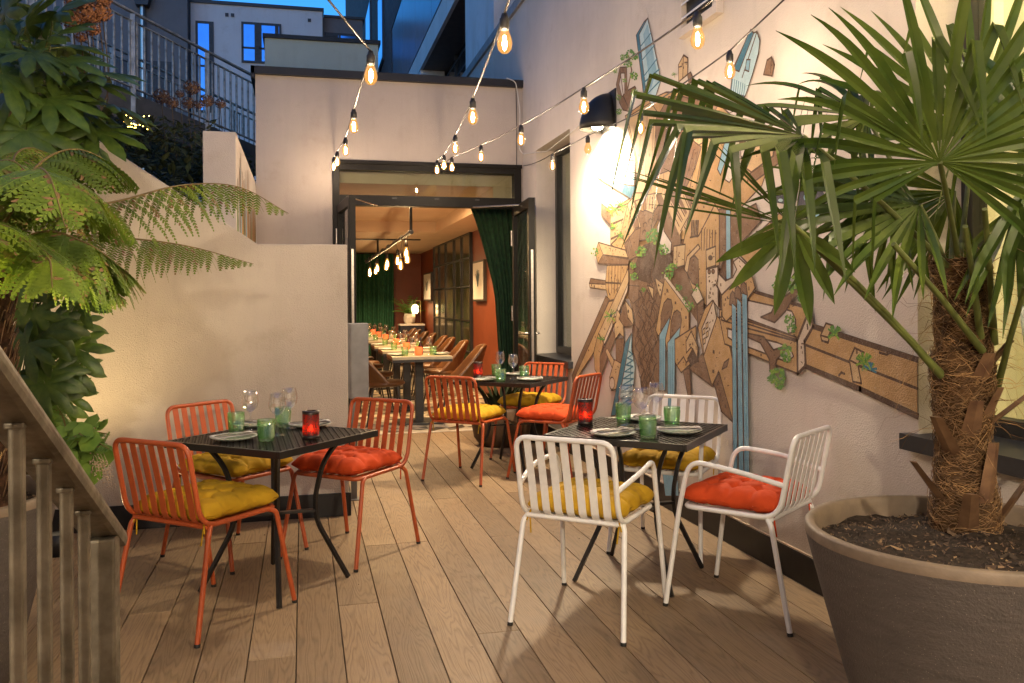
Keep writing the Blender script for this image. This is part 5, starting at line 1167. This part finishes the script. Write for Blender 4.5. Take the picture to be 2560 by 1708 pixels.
for j in range(NZ+1):
    z = .84*j/NZ
    for k in range(S):
        a = 2*math.pi*k/S; q = trunk_r(z)+.012*noise.noise((math.cos(a)*3, math.sin(a)*3, z*9))+.006*noise.noise((a*6, z*50, 0)); c = trunk_c(z); vs.append((c.x+q*math.cos(a), c.y+q*math.sin(a), z))
m.add(vs, [(j*S+k, j*S+(k+1) % S, (j+1)*S+(k+1) % S, (j+1)*S+k) for j in range(NZ) for k in range(S)], 0, True); m.build('trunk', trk_m, pp_)
m = MB()
for k in range(4200):       # matted fibres wrapped round the trunk
    a, z = rp.uniform(0, 6.28), rp.uniform(.0, .84); da = rp.uniform(.25, .9)*rp.choice((-1, 1)); dz = rp.gauss(0, .03); r0 = trunk_r(z)+.004; lift = rp.uniform(.0, .012)*rp.random(); pts = []
    for i in range(5):
        t = i/4; aa = a+da*t; zz = z+dz*t+.005*math.sin(t*5+k); c = trunk_c(zz); q = r0+lift*math.sin(t*3.1)+rp.uniform(0, .004); pts.append(c+Vector((q*math.cos(aa), q*math.sin(aa), 0)))
    m.tube(pts, rp.uniform(.0005, .0012), 3, cap=False, mi=1 if rp.random() < .25 else 0)
o = m.build('fibre', [fib_m, fib2], pp_, fixn=False); o['kind'] = 'stuff'
m = MB()
for k in range(95):        # loose hairs and dry curls sticking out
    a, z = rp.uniform(0, 6.28), rp.uniform(.30, .86); c = trunk_c(z); d = Vector((math.cos(a), math.sin(a), rp.uniform(-.3, .9))).normalized(); L = rp.uniform(.06, .26); sd_ = Vector((-math.sin(a), math.cos(a), 0))*rp.uniform(-.6, .6); pts = []
    for i in range(7): t = i/6; pts.append(c+Vector((math.cos(a), math.sin(a), 0))*trunk_r(z)+d*L*t+sd_*L*t*t-Vector((0, 0, L*t*t*rp.uniform(.3, .9))))
    m.tube(pts, [rp.uniform(.0006, .0016)*(1-.7*i/6) for i in range(7)], 3, cap=False, mi=rp.choice((0, 1)))
o = m.build('loose_fibre', [fib_m, fib2], pp_, fixn=False); o['kind'] = 'stuff'
stubm = M('leaf base', (.15, .085, .042), .7, 0, .3, 10, .3, 60, .3, (.06, .025, .014))
for a, z, L, ti in ((-2.2, .02, .16, .10), (-1.55, .10, .19, .03), (-.75, .04, .20, .10), (-2.0, .30, .13, .06), (-1.25, .36, .10, .04), (-.6, .33, .17, .16), (-2.7, .24, .17, .13), (-1.7, .47, .10, .05), (-.9, .52, .09, .06), (-3.2, .1, .15, .1)):
    c = trunk_c(z)+Vector((math.cos(a), math.sin(a), 0))*(trunk_r(z)-.003); d = Vector((math.cos(a)*ti/L*1.2, math.sin(a)*ti/L*1.2, 1)).normalized(); s = Vector((-math.sin(a), math.cos(a), 0)); o_ = Vector((math.cos(a), math.sin(a), 0)); m = MB(); vs = []
    for i in range(6):
        t = i/5; w = .030*(1-.35*t); p = c+d*L*t
        vs += [p-s*w, p+o_*.012*(1-.3*t), p+s*w, p-o_*.012]
    m.add(vs, [(4*i+k, 4*i+(k+1) % 4, 4*i+4+(k+1) % 4, 4*i+4+k) for i in range(5) for k in range(4)]+[(20, 21, 22, 23)], 0); m.build('leaf_base', stubm, pp_)
UP = Vector((0, 0, 1)); VR = Vector((math.cos(TH), -math.sin(TH), 0)); VF = Vector((math.sin(TH), math.cos(TH), 0))
def fan(hub, axis, normal, Rr, spread, nseg, droop, petbase, bendr=.62, seed=0, kp=.3, rad_var=.14):
    rr = random.Random(seed); ax = axis.normalized(); nr = (normal-ax*normal.dot(ax)).normalized(); sd_ = nr.cross(ax)
    m = MB(); dphi = 2*spread/nseg
    for k in range(nseg):
        ph = -spread+dphi*(k+.5)+rr.uniform(-.22, .22)*dphi; d = (ax*math.cos(ph)+sd_*math.sin(ph)+nr*rr.uniform(-.09, .09)).normalized(); sw = nr.cross(d).normalized()
        L = Rr*(1-.22*(abs(ph)/max(spread, .1))**2)*rr.uniform(1-rad_var, 1+rad_var*.5); br = bendr*rr.uniform(.85, 1.2); kink = rr.random() < kp; done = False; dr = droop*rr.uniform(.5, 1.5); n1 = 13
        vs = []; p = Vector(hub); prev = 0; tdir = d.copy(); curl = rr.uniform(-.25, .25)
        for i in range(n1+1):
            t = i/n1; step = L/n1
            if i:
                if t > br:
                    if kink and not done:
                        done = True; tdir = (tdir*.22+sw*rr.uniform(-.3, .3)+nr*.12-UP*rr.uniform(.7, 1.1)).normalized()
                    else: tdir = (tdir-UP*dr*.12+sw*curl*.05).normalized()
                else: tdir = (tdir-UP*droop*.014).normalized()
                p = p+tdir*step
            ang = dphi*.5; wfull = L*t*math.tan(min(ang, .3)); wmax = L*.42*math.tan(min(ang, .3))
            w = wfull if t < .34 else wmax*(.86 if t < .6 else .86*(1-((t-.6)/.4)**1.8))
            w = max(w, .0005); nn = tdir.cross(sw).normalized()*-1
            up_ = nr if nn.dot(nr) > 0 else nr
            fold = w*.8*(1 if t < .5 else 1+.3*(t-.5)); vs += [p-sw*w+nr*fold*.5, p-nr*fold*.5, p+sw*w+nr*fold*.5]
        m.add(vs, [(3*i+q, 3*i+q+1, 3*i+q+4, 3*i+q+3) for i in range(n1) for q in (0, 1)], 0, False)
    o = m.build('fan_leaf', palm_leaf, pp_, True, fixn=False)
    pm = MB(); a = Vector(petbase); b_ = Vector(hub); mid = a.lerp(b_, .5)+UP*rr.uniform(.0, .04); pts = [a.lerp(mid, t/5).lerp(mid.lerp(b_, t/5), t/5) for t in range(6)]
    pm.tube(pts, [.011, .0095, .0085, .008, .0075, .007], 6); pm.build('petiole', pet_m, o, True)
    return o
TT = PT+Vector((-.01, 0, .80))
def hubp(u, v, F): return pix(u, v, F)
fan(hubp(2157, 372, 2.30), UP*.95+VR*.05-VF*.16, -VF+UP*.25, .60, R(126), 31, .85, TT, .60, 1, .45)
fan(hubp(1842, 312, 2.45), -VR*.95+UP*.26-VF*.02, UP*.9-VF*.42-VR*.1, .80, R(92), 26, .5, TT+Vector((-.03, -.03, -.02)), .58, 2, 1.0)
fan(hubp(1809, 515, 2.35), -VR*.955+UP*.30, -VF*.9+UP*.4, .48, R(9.5), 7, .06, PT+Vector((-.10, -.02, .48)), .85, 3, 0)
fan(hubp(1815, 512, 2.34), -VR*.66+UP*.72, -VF*.9+UP*.3, .33, R(6), 4, .06, PT+Vector((-.10, -.02, .485)), .85, 31, 0)
fan(hubp(1822, 520, 2.36), -VR*.1-UP*.95, -VF+UP*.2, .27, R(75), 6, .15, PT+Vector((-.10, -.02, .49)), .8, 33, 0)
fan(hubp(2235, 300, 2.85), UP*1.0+VR*.10+VF*.1, -VF+UP*.3, .60, R(110), 26, .25, TT+Vector((.02, .03, 0)), .8, 4, .15)
fan(hubp(2400, 360, 2.45), UP*.4+VR*.7-VF*.3, -VF*.8+UP*.6-VR*.2, .60, R(150), 28, .7, TT+Vector((.04, -.02, 0)), .6, 5, .4)
fan(hubp(2110, 470, 2.62), -VR*.9-UP*.02+VF*.05, UP*.75-VF*.6, .54, R(85), 20, .55, TT+Vector((-.03, .0, -.03)), .6, 6, .25)
fan(hubp(2060, 420, 2.75), -VR*.75-UP*.35+VF*.15, UP*.5-VF*.7-VR*.2, .50, R(80), 20, .6, TT+Vector((-.02, .03, -.02)), .6, 7, .2)
fan(hubp(2190, 440, 2.85), -UP*.55-VR*.6+VF*.2, -VF*.9-UP*.2, .46, R(75), 17, .2, TT+Vector((0, .04, -.03)), .7, 8, .1)
fan(hubp(2330, 470, 2.6), -UP*.5+VR*.6, -VF*.8+UP*.5, .52, R(110), 24, .5, TT+Vector((.05, 0, -.04)), .6, 9, .3)
fan(hubp(1990, 270, 2.8), -VR*.7+UP*.35+VF*.25, -VF*.6+UP*.8, .46, R(110), 24, .7, TT+Vector((-.02, .04, 0)), .55, 10, .5)
for q in ((PT+Vector((.1, -.02, .42)), hubp(2352, 660, 2.4)), (PT+Vector((-.02, -.1, .56)), hubp(2050, 560, 2.4)), (PT+Vector((.06, -.06, .58)), hubp(2260, 480, 2.4)), (PT+Vector((.0, -.07, .6)), hubp(2215, 520, 2.38))):
    m = MB(); m.tube([q[0], q[0].lerp(q[1], .5)+UP*.01, q[1]], [.012, .009, .008], 6); m.build('petiole', pet_m, pp_, True)
# ------------------------------------------------------------------ tree fern
fern_m = leafmat('fern green', (.085, .155, .012), (.18, .25, .024), .5, 9, .42, (.20, .11, .04)); rach_m = M('fern rachis', (.16, .11, .03), .6); bark_m = M('fern bark', (.055, .026, .014), .95, 0, .5, 30, .8, 70, .2)
TF = Vector((-1.10, 3.35, .64)); tf = thing('tree_fern', 'tree fern with arching lacy fronds over the dark planter behind the handrail', 'tree fern', tuple(TF))
rf = random.Random(9)
m = MB(); vs = []; S = 28
for j in range(31):
    z = .88*j/30
    for k in range(S): a = 2*math.pi*k/S; q = .105+.018*noise.noise((math.cos(a)*5, math.sin(a)*5, z*14))+.01*math.sin(z*60+k); vs.append((q*math.cos(a), q*math.sin(a), z))
m.add(vs, [(j*S+k, j*S+(k+1) % S, (j+1)*S+(k+1) % S, (j+1)*S+k) for j in range(30) for k in range(S)], 0, True); m.build('trunk', bark_m, tf)
m = MB()
for k in range(700):
    a, z = rf.uniform(0, 6.28), rf.uniform(0, .88); p = Vector((.108*math.cos(a), .108*math.sin(a), z)); q = p+Vector((math.cos(a+.2)*.02, math.sin(a+.2)*.02, rf.uniform(.02, .09))); m.tube([p, p.lerp(q, .5)*1.02, q], .0022, 3, cap=False, mi=rf.choice((0, 0, 1)))
o = m.build('bark_fibre', [M('fern bark fibre', (.10, .05, .025), .9), fib_m], tf, fixn=False); o['kind'] = 'stuff'
def catmull(P, n):
    P = [Vector(p) for p in P]; P = [P[0]*2-P[1]]+P+[P[-1]*2-P[-2]]; out = []
    segs = len(P)-3
    for i in range(n+1):
        u = i/n*segs; k = min(int(u), segs-1); t = u-k; a, b_, c, d = P[k:k+4]
        out.append(.5*((2*b_)+(c-a)*t+(2*a-5*b_+4*c-d)*t*t+(3*b_-a-3*c+d)*t**3))
    return out
def frond(parent, P, width, N=38, Mn=15, droop=.35, seed=0, dead=.0, mat_=None, name='frond', start=.16):
    rr = random.Random(seed); pts = catmull(P, N*2); m = MB(); nn = len(pts)-1
    m.tube(pts, [.0075*(1-.8*i/nn) for i in range(nn+1)], 5, mi=1)
    for i in range(int(nn*start), nn, 2):
        t = i/nn; T = (pts[i+1]-pts[i]).normalized(); side = T.cross(UP)
        if side.length < .05: side = T.cross(VF)
        side.normalize(); nup = side.cross(T)
        u = max(0, (t-start)/(1-start)); L0 = width*(min(1, .35+u*2.2))*(1-u**2.6)*rr.uniform(.88, 1.1)+.015
        for s in (-1, 1):
            if rr.random() < .04: continue
            d = (side*s*.80+T*.42+nup*rr.uniform(.0, .12)-UP*droop*rr.uniform(.6, 1.25)).normalized(); p = pts[i].copy(); pd = d.copy(); cr = rr.random() < dead
            Mk = max(5, int(Mn*L0/width)); st = L0/Mk; vs = []
            for j in range(Mk):
                q = p+pd*st; pd = (pd-UP*(.05+.03*droop)*(2.5 if cr else 1)).normalized()
                fw = pd.cross(nup); fw = fw.normalized() if fw.length > .05 else side
                w = st*1.85*(1-(j/Mk)**2)*(1.0 if not cr else .6)+.002
                for g in (-1, 1):
                    e = (fw*g+pd*.55-UP*(.12 if not cr else .7)).normalized()*w
                    m.add([p, p+pd*st*.78, p+e*.55+pd*st*.75, p+e+pd*st*.30, p+e*.5+pd*st*.05], [(0, 1, 2, 3, 4)], 2 if cr or rr.random() < .045 else 0)
                o_ = nup*.0009+pd.cross(nup)*.0009; m.add([p-o_, p+o_, q+o_*.6, q-o_*.6], [(0, 1, 2, 3)], 2 if cr else 0)
                p = q
    return m.build(name, [mat_ or fern_m, rach_m, M('dry fern', (.20, .11, .045), .8)], parent, True, fixn=False)
CR = TF+Vector((0, 0, .86))
def fr_pts(*L): return [CR]+[pix(*q) for q in L]
frond(tf, fr_pts((60, 410, 3.05), (150, 345, 3.2), (235, 365, 3.35), (305, 440, 3.5)), .26, seed=1, droop=.45, dead=.02)
frond(tf, fr_pts((110, 490, 3.25), (270, 462, 3.6), (420, 425, 4.0), (550, 430, 4.3), (662, 490, 4.5)), .29, 38, 20, droop=.75, seed=2, dead=.06)
frond(tf, fr_pts((130, 545, 3.3), (300, 548, 3.7), (440, 567, 4.05), (582, 606, 4.35)), .22, 42, 18, droop=.9, seed=3)
frond(tf, fr_pts((90, 535, 2.8), (190, 555, 2.75), (260, 600, 2.8), (310, 645, 2.85)), .27, seed=4, droop=.5)
frond(tf, fr_pts((-60, 430, 2.9), (-160, 420, 2.8), (-300, 500, 2.7)), .28, 28, seed=5)
frond(tf, fr_pts((120, 600, 3.3), (200, 620, 3.55), (268, 672, 3.7)), .17, 26, seed=6, droop=.6)
frond(tf, fr_pts((30, 480, 2.75), (70, 400, 2.5), (110, 400, 2.3), (150, 520, 2.15)), .24, 30, seed=7, droop=.3)
frond(tf, fr_pts((-30, 520, 2.7), (-40, 500, 2.4), (-60, 560, 2.1)), .24, 28, seed=8, droop=.3)
frond(tf, fr_pts((20, 420, 3.3), (40, 350, 3.6), (90, 345, 3.9), (150, 400, 4.1)), .25, 30, seed=10, droop=.4, dead=.05)
frond(tf, fr_pts((-40, 400, 3.3), (-120, 350, 3.5), (-220, 380, 3.6)), .25, 26, seed=11)
frond(tf, fr_pts((60, 560, 2.7), (110, 590, 2.5), (120, 660, 2.4)), .2, 24, seed=12, droop=.6)
frond(tf, fr_pts((-60, 600, 2.8), (-150, 640, 2.7), (-240, 760, 2.6)), .22, 24, seed=13, droop=.5)
frond(tf, fr_pts((80, 450, 3.1), (170, 420, 3.15), (240, 470, 3.2), (290, 560, 3.3)), .24, 30, seed=14, droop=.55)
frond(tf, fr_pts((40, 470, 2.9), (130, 430, 2.9), (210, 450, 2.95), (270, 540, 3.0)), .25, seed=15, droop=.5)
frond(tf, fr_pts((0, 540, 2.75), (50, 540, 2.6), (120, 590, 2.5)), .25, seed=16, droop=.45)
frond(tf, fr_pts((-20, 460, 2.9), (-30, 390, 2.8), (30, 370, 2.7), (90, 430, 2.6)), .25, seed=17, droop=.4, dead=.03)
frond(tf, fr_pts((70, 590, 2.9), (150, 620, 2.95), (230, 650, 3.0), (290, 690, 3.05)), .2, seed=18, droop=.5)
# ------------------------------------------------------------------ big-leaved shrubs (palmate leaves)
fat_m = leafmat('glossy leaf', (.030, .070, .012), (.085, .13, .020), .42, 5, .25); stem_m = M('green stem', (.10, .11, .03), .6); wood_m = M('shrub wood', (.08, .055, .03), .9)
def palm_leaf_mesh(lobes=8):
    m = MB(); sp = R(128); vs = [(0, 0, 0)]; fs = []
    for k in range(lobes):
        a = -sp+2*sp*k/(lobes-1); da = sp/(lobes-1); L = 1-.33*(abs(a)/sp)**1.5
        def P(r, an, dz=0): return (r*math.sin(an), r*math.cos(an), -.22*r*r+dz)
        o = len(vs); vs += [P(.40*L, a-da*.98, -.0), P(.70*L, a-da*.66, -.03), P(.88*L, a-da*.30, -.03), P(L, a, -.06), P(.88*L, a+da*.30, -.03), P(.70*L, a+da*.66, -.03), P(.40*L, a+da*.98), P(.36*L, a, .035), P(.72*L, a, .03)]
        fs += [(0, o, o+1, o+7), (o+7, o+1, o+2, o+8), (o+8, o+2, o+3), (o+8, o+3, o+4), (o+7, o+8, o+4, o+5), (0, o+7, o+5, o+6)]
    m.add(vs, fs, 0, True); return m
LD = [None]
def shrub(name, label, cat, base, leaves, mat_, stems=True):
    t = thing(name, label, cat, tuple(base)); sm_ = MB()
    for hub, d, nrm, s, root in leaves:
        if LD[0] is None: o = palm_leaf_mesh().build('leaf', mat_, t, fixn=False); LD[0] = o.data
        else: o = MB().build('leaf', None, t, data=LD[0])
        d = d.normalized(); nr = (nrm-d*nrm.dot(d)).normalized(); x = d.cross(nr)
        mt = Matrix((x, d, nr)).transposed().to_4x4(); o.location = hub-Vector(base); o.rotation_euler = mt.to_euler(); o.scale = (s, s, s)
        rt = Vector(root); mid = rt.lerp(hub, .55)+UP*.03; sm_.tube([rt, mid, hub], [.005, .004, .003], 5)
    rts = []
    for L in leaves:
        r_ = Vector(L[4])
        if all((r_-q).length > .05 for q in rts): rts.append(r_)
    for r_ in rts: q = Vector(base).lerp(r_, .6)+Vector((.02, .03, 0)); sm_.tube([Vector(base), q, r_], [.018, .014, .009], 6, mi=1)
    sm_.build('stem', [stem_m, wood_m], t, True, fixn=False); return t
rs = random.Random(4); LV = []
root1 = [pix(70, 250, 4.5), pix(40, 150, 4.5), pix(110, 190, 4.5), pix(10, 280, 4.4), pix(120, 290, 4.6)]
for (u, v, F, du, dv) in ((151, 138, 4.2, 124, 5), (205, 170, 4.3, 92, -6), (213, 190, 4.35, 90, 14), (255, 245, 4.4, 98, 20), (217, 298, 4.4, 95, 32), (150, 330, 4.3, 110, 50), (130, 260, 4.3, 60, 60), (90, 320, 4.2, 30, 90), (170, 250, 4.4, 80, 45), (110, 90, 4.3, 80, -40), (60, 60, 4.2, 40, -80), (20, 90, 4.1, -60, -40), (45, 150, 4.1, -20, 60), (100, 160, 4.2, 50, 40), (30, 210, 4.1, -50, 40), (150, 205, 4.35, 60, 50), (200, 330, 4.4, 70, 70), (10, 30, 4.2, 10, -70), (120, 40, 4.4, 60, -40), (70, 120, 4.0, 70, 30), (5, 170, 4.0, 60, 50), (60, 300, 4.0, 40, 60), (110, 225, 4.1, 70, 20), (20, 270, 4.0, 20, 70)):
    h = pix(u, v, F); d = VR*du-UP*dv-VF*rs.uniform(0, 25); LV.append((h, d, UP+VF*rs.uniform(-.7, .1)+VR*rs.uniform(-.3, .3), rs.uniform(.22, .30), rs.choice(root1)))
for k in range(20):
    u, v = rs.uniform(-60, 170), rs.uniform(-20, 320); F = rs.uniform(4.3, 4.9); h = pix(u, v, F); d = VR*rs.uniform(-.6, 1)+UP*rs.uniform(-.7, .5)-VF*rs.uniform(-.3, .7); LV.append((h, d, UP+VF*rs.uniform(-.9, .3), rs.uniform(.18, .28), rs.choice(root1)))
shrub('palmate_shrub', 'tall shrub with large glossy palmate leaves spreading over the sloping wall, upper left', 'shrub', (-1.95, 5.1, 0), LV, fat_m)
LV = []; root2 = [pix(90, 700, 4.0), pix(70, 850, 4.0), pix(110, 620, 4.1), pix(120, 780, 4.2)]
for (u, v, F, du, dv) in ((140, 600, 3.9, 40, 50), (170, 640, 4.0, 40, 50), (165, 690, 4.0, 60, 30), (178, 745, 4.1, 40, 60), (150, 800, 4.0, 30, 40), (165, 840, 4.0, 30, 60), (120, 840, 3.9, 10, 60), (100, 760, 3.8, -10, 60), (80, 700, 3.8, -20, 60), (130, 720, 3.9, 20, 60), (90, 870, 3.8, -10, 60), (150, 900, 4.0, 40, 50), (170, 580, 4.1, 40, 30), (110, 590, 3.9, -30, 40), (60, 640, 3.8, -40, 30), (60, 780, 3.7, -40, 50), (60, 920, 3.8, -20, 60), (120, 930, 3.9, 20, 50)):
    for q in range(2 if u < 100 else 1): h = pix(u+rs.uniform(-14, 14)-10*q, v+rs.uniform(-14, 14), F+.18*q); d = VR*du-UP*dv-VF*rs.uniform(5, 35); LV.append((h, d, -VF*.8+UP*rs.uniform(.2, .8)+VR*rs.uniform(-.2, .4), rs.uniform(.15, .21), rs.choice(root2)))
shrub('palmate_shrub', 'lower palmate leaved shrub hanging in front of the lit low wall behind the handrail', 'shrub', (-1.35, 4.5, 0), LV, fat_m)
# small plants at the foot of the wall
t = thing('small_fern', 'small bright fern with short fronds beside the dark planter', 'fern', tuple(pix(170, 1050, 3.75)))
b0 = pix(165, 1050, 3.75)
for k, (u, v, F) in enumerate(((245, 995, 3.7), (215, 965, 3.9), (130, 930, 3.7), (250, 1030, 3.6), (190, 1000, 3.5), (120, 1000, 3.6))): q = pix(u, v, F); frond(t, [b0, b0.lerp(q, .5)+UP*.05, q], .06, 13, 7, .3, 30+k, mat_=leafmat('small fern', (.05, .12, .02), (.14, .25, .04), .5, 9, .3) if k == 0 else MATS['small fern'], start=.2)
t = thing('heuchera', 'low leafy plant with rounded leaves and dry flower sprays at the wall foot', 'plant', tuple(pix(190, 1080, 3.7)))
m = MB()
for k in range(46):
    c = pix(rs.uniform(140, 235), rs.uniform(965, 1085), rs.uniform(3.55, 3.95)); d = (VR*rs.uniform(-.4, 1)+UP*rs.uniform(-.9, .3)-VF*rs.uniform(.2, .8)).normalized(); nr = (UP*.6-VF*.7+VR*rs.uniform(-.5, .5)).normalized(); x = d.cross(nr).normalized(); s = rs.uniform(.035, .07)
    m.add([c]+[c+(d*math.cos(a)+x*math.sin(a)*.8)*s*(1 if q % 2 else .86)+d*s*.6 for q, a in enumerate([2*math.pi*i/12 for i in range(12)])], [(0, i+1, (i+1) % 12+1) for i in range(12)], 0)
m.build('foliage', leafmat('heuchera leaf', (.10, .20, .03), (.22, .34, .06), .5, 12, .3), t, True, fixn=False)
m = MB()
for k in range(5):
    a = pix(205+8*k, 1040, 3.7); b_ = pix(222+9*k, 1085+9*k, 3.6); m.tube([a, a.lerp(b_, .5)+UP*.03, b_], .0012, 3, cap=False)
    for j in range(26): c = a.lerp(b_, rs.uniform(.3, 1))+Vector((rs.uniform(-.02, .02), rs.uniform(-.02, .02), rs.uniform(-.02, .03))); m.ball(c, .0035, 5, 3)
m.build('flower_spray', M('dry flower', (.45, .34, .24), .9), t, True, fixn=False)
# ------------------------------------------------------------------ dark planting on the bank
hyd = thing('hydrangea_shrub', 'dark leafy hydrangea bank with dry brown flower heads below the stair railing', 'shrub', (-1.6, 7.6, 1.6)); m = MB()
for k in range(11000):
    x = -rs.uniform(.5, 3.4); y = rs.uniform(6.2, 10.6); top = 2.3+.62*min(1, max(0, (y-6.2)/1.5))+.16*noise.noise((x*2.2, y*2.2, 3))+.10*max(0, -x-1.2); z = top-abs(rs.gauss(0, .30))
    if x > -.70 and y < 9.4: continue
    c = Vector((x, y, z)); d = Vector((rs.uniform(-1, 1), rs.uniform(-1, .5), rs.uniform(-.6, .5))).normalized(); x_ = d.cross(Vector((rs.uniform(-.4, .4), -.3, 1))).normalized(); s = rs.uniform(.04, .09); nn = x_.cross(d)
    m.add([c, c+d*s*.5+x_*s*.30+nn*s*.05, c+d*s*1.2, c+d*s*.5-x_*s*.30+nn*s*.05], [(0, 1, 2, 3)], 0)
m.build('foliage', leafmat('dark shrub leaf', (.014, .022, .006), (.034, .050, .010), .95, 6, .10), hyd, True, fixn=False)
hm = M('dry flower head', (.14, .075, .045), .9, 0, .4, 40); fh = [None]
def flower_head(par, c, r, mat_, nm):
    key = nm
    if FHD.get(key) is None:
        mm = MB(); r2 = random.Random(8)
        for k in range(230):
            d = Vector((r2.gauss(0, 1), r2.gauss(0, 1), r2.gauss(0, 1))).normalized(); q = d*r2.uniform(.75, 1); x = d.orthogonal().normalized(); y = d.cross(x); aa = r2.uniform(0, 6.28); x, y = x*math.cos(aa)+y*math.sin(aa), y*math.cos(aa)-x*math.sin(aa); s = r2.uniform(.1, .17); tl_ = d*r2.uniform(-.08, .12)
            mm.add([q-x*s+tl_, q-y*s, q+x*s+tl_*.5, q+y*s], [(0, 1, 2, 3)], 0)
        o = mm.build('flower_head', mat_, par, fixn=False); FHD[key] = o.data
    else: o = MB().build('flower_head', None, par, data=FHD[key])
    o.location = c-Vector(par.location); o.scale = (r, r, r*.9)
FHD = {}; sm_ = MB()
for u, v, rr_, F in ((370, 221, 21, 7.4), (394, 235, 16, 7.3), (439, 200, 20, 7.6), (431, 236, 16, 7.4), (474, 231, 17, 7.5), (455, 240, 12, 7.4), (505, 238, 13, 7.7), (412, 215, 11, 7.6)):
    c = pix(u, v, F); flower_head(hyd, c, rr_*F/1979, hm, 'a'); sm_.tube([c, c+Vector((.03, .05, -.5))], .004, 4)
sm_.build('stem', wood_m, hyd, True, fixn=False)
dh = thing('dried_hydrangea', 'rusty brown dried flower heads at the top left in front of the railing', 'shrub', (-2.0, 5.45, 0)); h2 = M('rust flower head', (.24, .095, .035), .9, 0, .35, 40); sm_ = MB()
for u, v, rr_, F in ((195, 30, 34, 4.85), (165, 45, 26, 4.8), (225, 25, 30, 4.9), (210, 65, 20, 4.85), (230, -5, 26, 4.9), (175, 5, 28, 4.9), (185, 85, 14, 4.8)):
    c = pix(u, v, F); flower_head(dh, c, rr_*F/1979, h2, 'b'); sm_.tube([c, c+Vector((.05, .0, -.5)), Vector((-2.0, 5.45, 0))], .004, 4)
sm_.build('stem', wood_m, dh, True, fixn=False)
fl_ = thing('fairy_lights', 'cluster of tiny warm fairy lights glinting in the dark shrubs', 'string lights', tuple(pix(312, 280, 5.9)))
em = emit('fairy bulb', (1, .72, .12), 9.); ed = None
for k in range(26):
    c = pix(rs.uniform(280, 342), rs.uniform(258, 298), rs.uniform(5.8, 6.0))
    if ed is None: m = MB(); m.ball((0, 0, 0), .004, 6, 4); o = m.build('bulb', em, fl_); ed = o.data
    else: o = MB().build('bulb', None, fl_, data=ed)
    o.location = c-Vector(fl_.location)
# wooden barrel planter by the doorway
bp = thing('wooden_planter', 'round dark stained wooden planter behind the back table by the curtain', 'planter', (1.83, 8.0, 0))
m = MB(); m.lathe([(.001, 0), (.21, 0), (.265, .08), (.285, .2), (.27, .33), (.255, .36), (.235, .36), (.235, .30), (.001, .30)], 40); m.build('tub', M('stained stump', (.085, .045, .022), .6, 0, .6, 5, .4, 30, .4, (.02, .011, .006)), bp)
m = MB()
for k in range(60):
    a = rs.uniform(0, 6.28); L = rs.uniform(.12, .32); b_ = Vector((math.cos(a)*.08, math.sin(a)*.08, .3)); tip = b_+Vector((math.cos(a)*L*.7, math.sin(a)*L*.7, L)); s = Vector((-math.sin(a), math.cos(a), 0))*.012; m.add([b_-s, b_.lerp(tip, .5)+UP*.04-s*1.5, tip, b_.lerp(tip, .5)+UP*.04+s*1.5, b_+s], [(0, 1, 2, 3, 4)])
m.build('foliage', MATS['dark shrub leaf'], bp, fixn=False)
# assumed lights of the planting and the assumed second wall lamp beyond the frame
ul = thing('assumed_uplight', 'assumed small black uplight on the deck behind the shrubs at the low wall', 'garden light', (-1.30, 5.12, 0))  # lamp itself unseen, assumed from the glow on the low wall
m = MB(); m.lathe([(.001, 0), (.04, 0), (.05, .12), (.045, .12), (.04, .10), (.001, .10)], 16); m.build('housing', black, ul); m = MB(); m.lathe([(.038, .1005), (.001, .1005)], 16); m.build('lens', emit('uplight lens', (1, .8, .45), 30.), ul)
lamp('assumed_uplight_lamp', 'SPOT', (-1.30, 5.12, .16), UPLIGHT, (1, .72, .34), .05, spot_size=R(140), spot_blend=.9).rotation_euler = (R(180+14), 0, 0)

ul = thing('assumed_uplight', 'assumed small black uplight in the soil of the tree fern planter', 'garden light', (-1.22, 3.12, .64))  # added to brighten the fern; no lamp is seen in the planter
m = MB(); m.lathe([(.001, 0), (.03, 0), (.036, .09), (.032, .09), (.03, .08), (.001, .08)], 16); m.build('housing', black, ul); m = MB(); m.lathe([(.028, .0805), (.001, .0805)], 16); m.build('lens', emit('fern uplight lens', (1, .82, .45), 30.), ul)
lamp('assumed_uplight_lamp', 'SPOT', (-1.22, 3.12, .76), UPLIGHT*.8, (1, .78, .36), .04, spot_size=R(150), spot_blend=.9).rotation_euler = (R(180-10), 0, 0)

# litter on the deck
db = MB(); rr = random.Random(12)
for k in range(90):
    x, y = rr.uniform(-1.2, 2.25), rr.uniform(2.2, 8.6); s = rr.uniform(.002, .006); a = rr.uniform(0, 6.28); d = Vector((math.cos(a), math.sin(a), 0))*s; e = Vector((-d.y, d.x, 0))*rr.uniform(.3, .8); p = Vector((x, y, .0012)); db.add([p-d, p-e+Vector((0, 0, s*.6)), p+d, p+e], [(0, 1, 2, 3)], rr.choice((0, 0, 1)))
tag(db.build('debris', [MATS['dark bark'], MATS['bark']], fixn=False), kind='stuff')
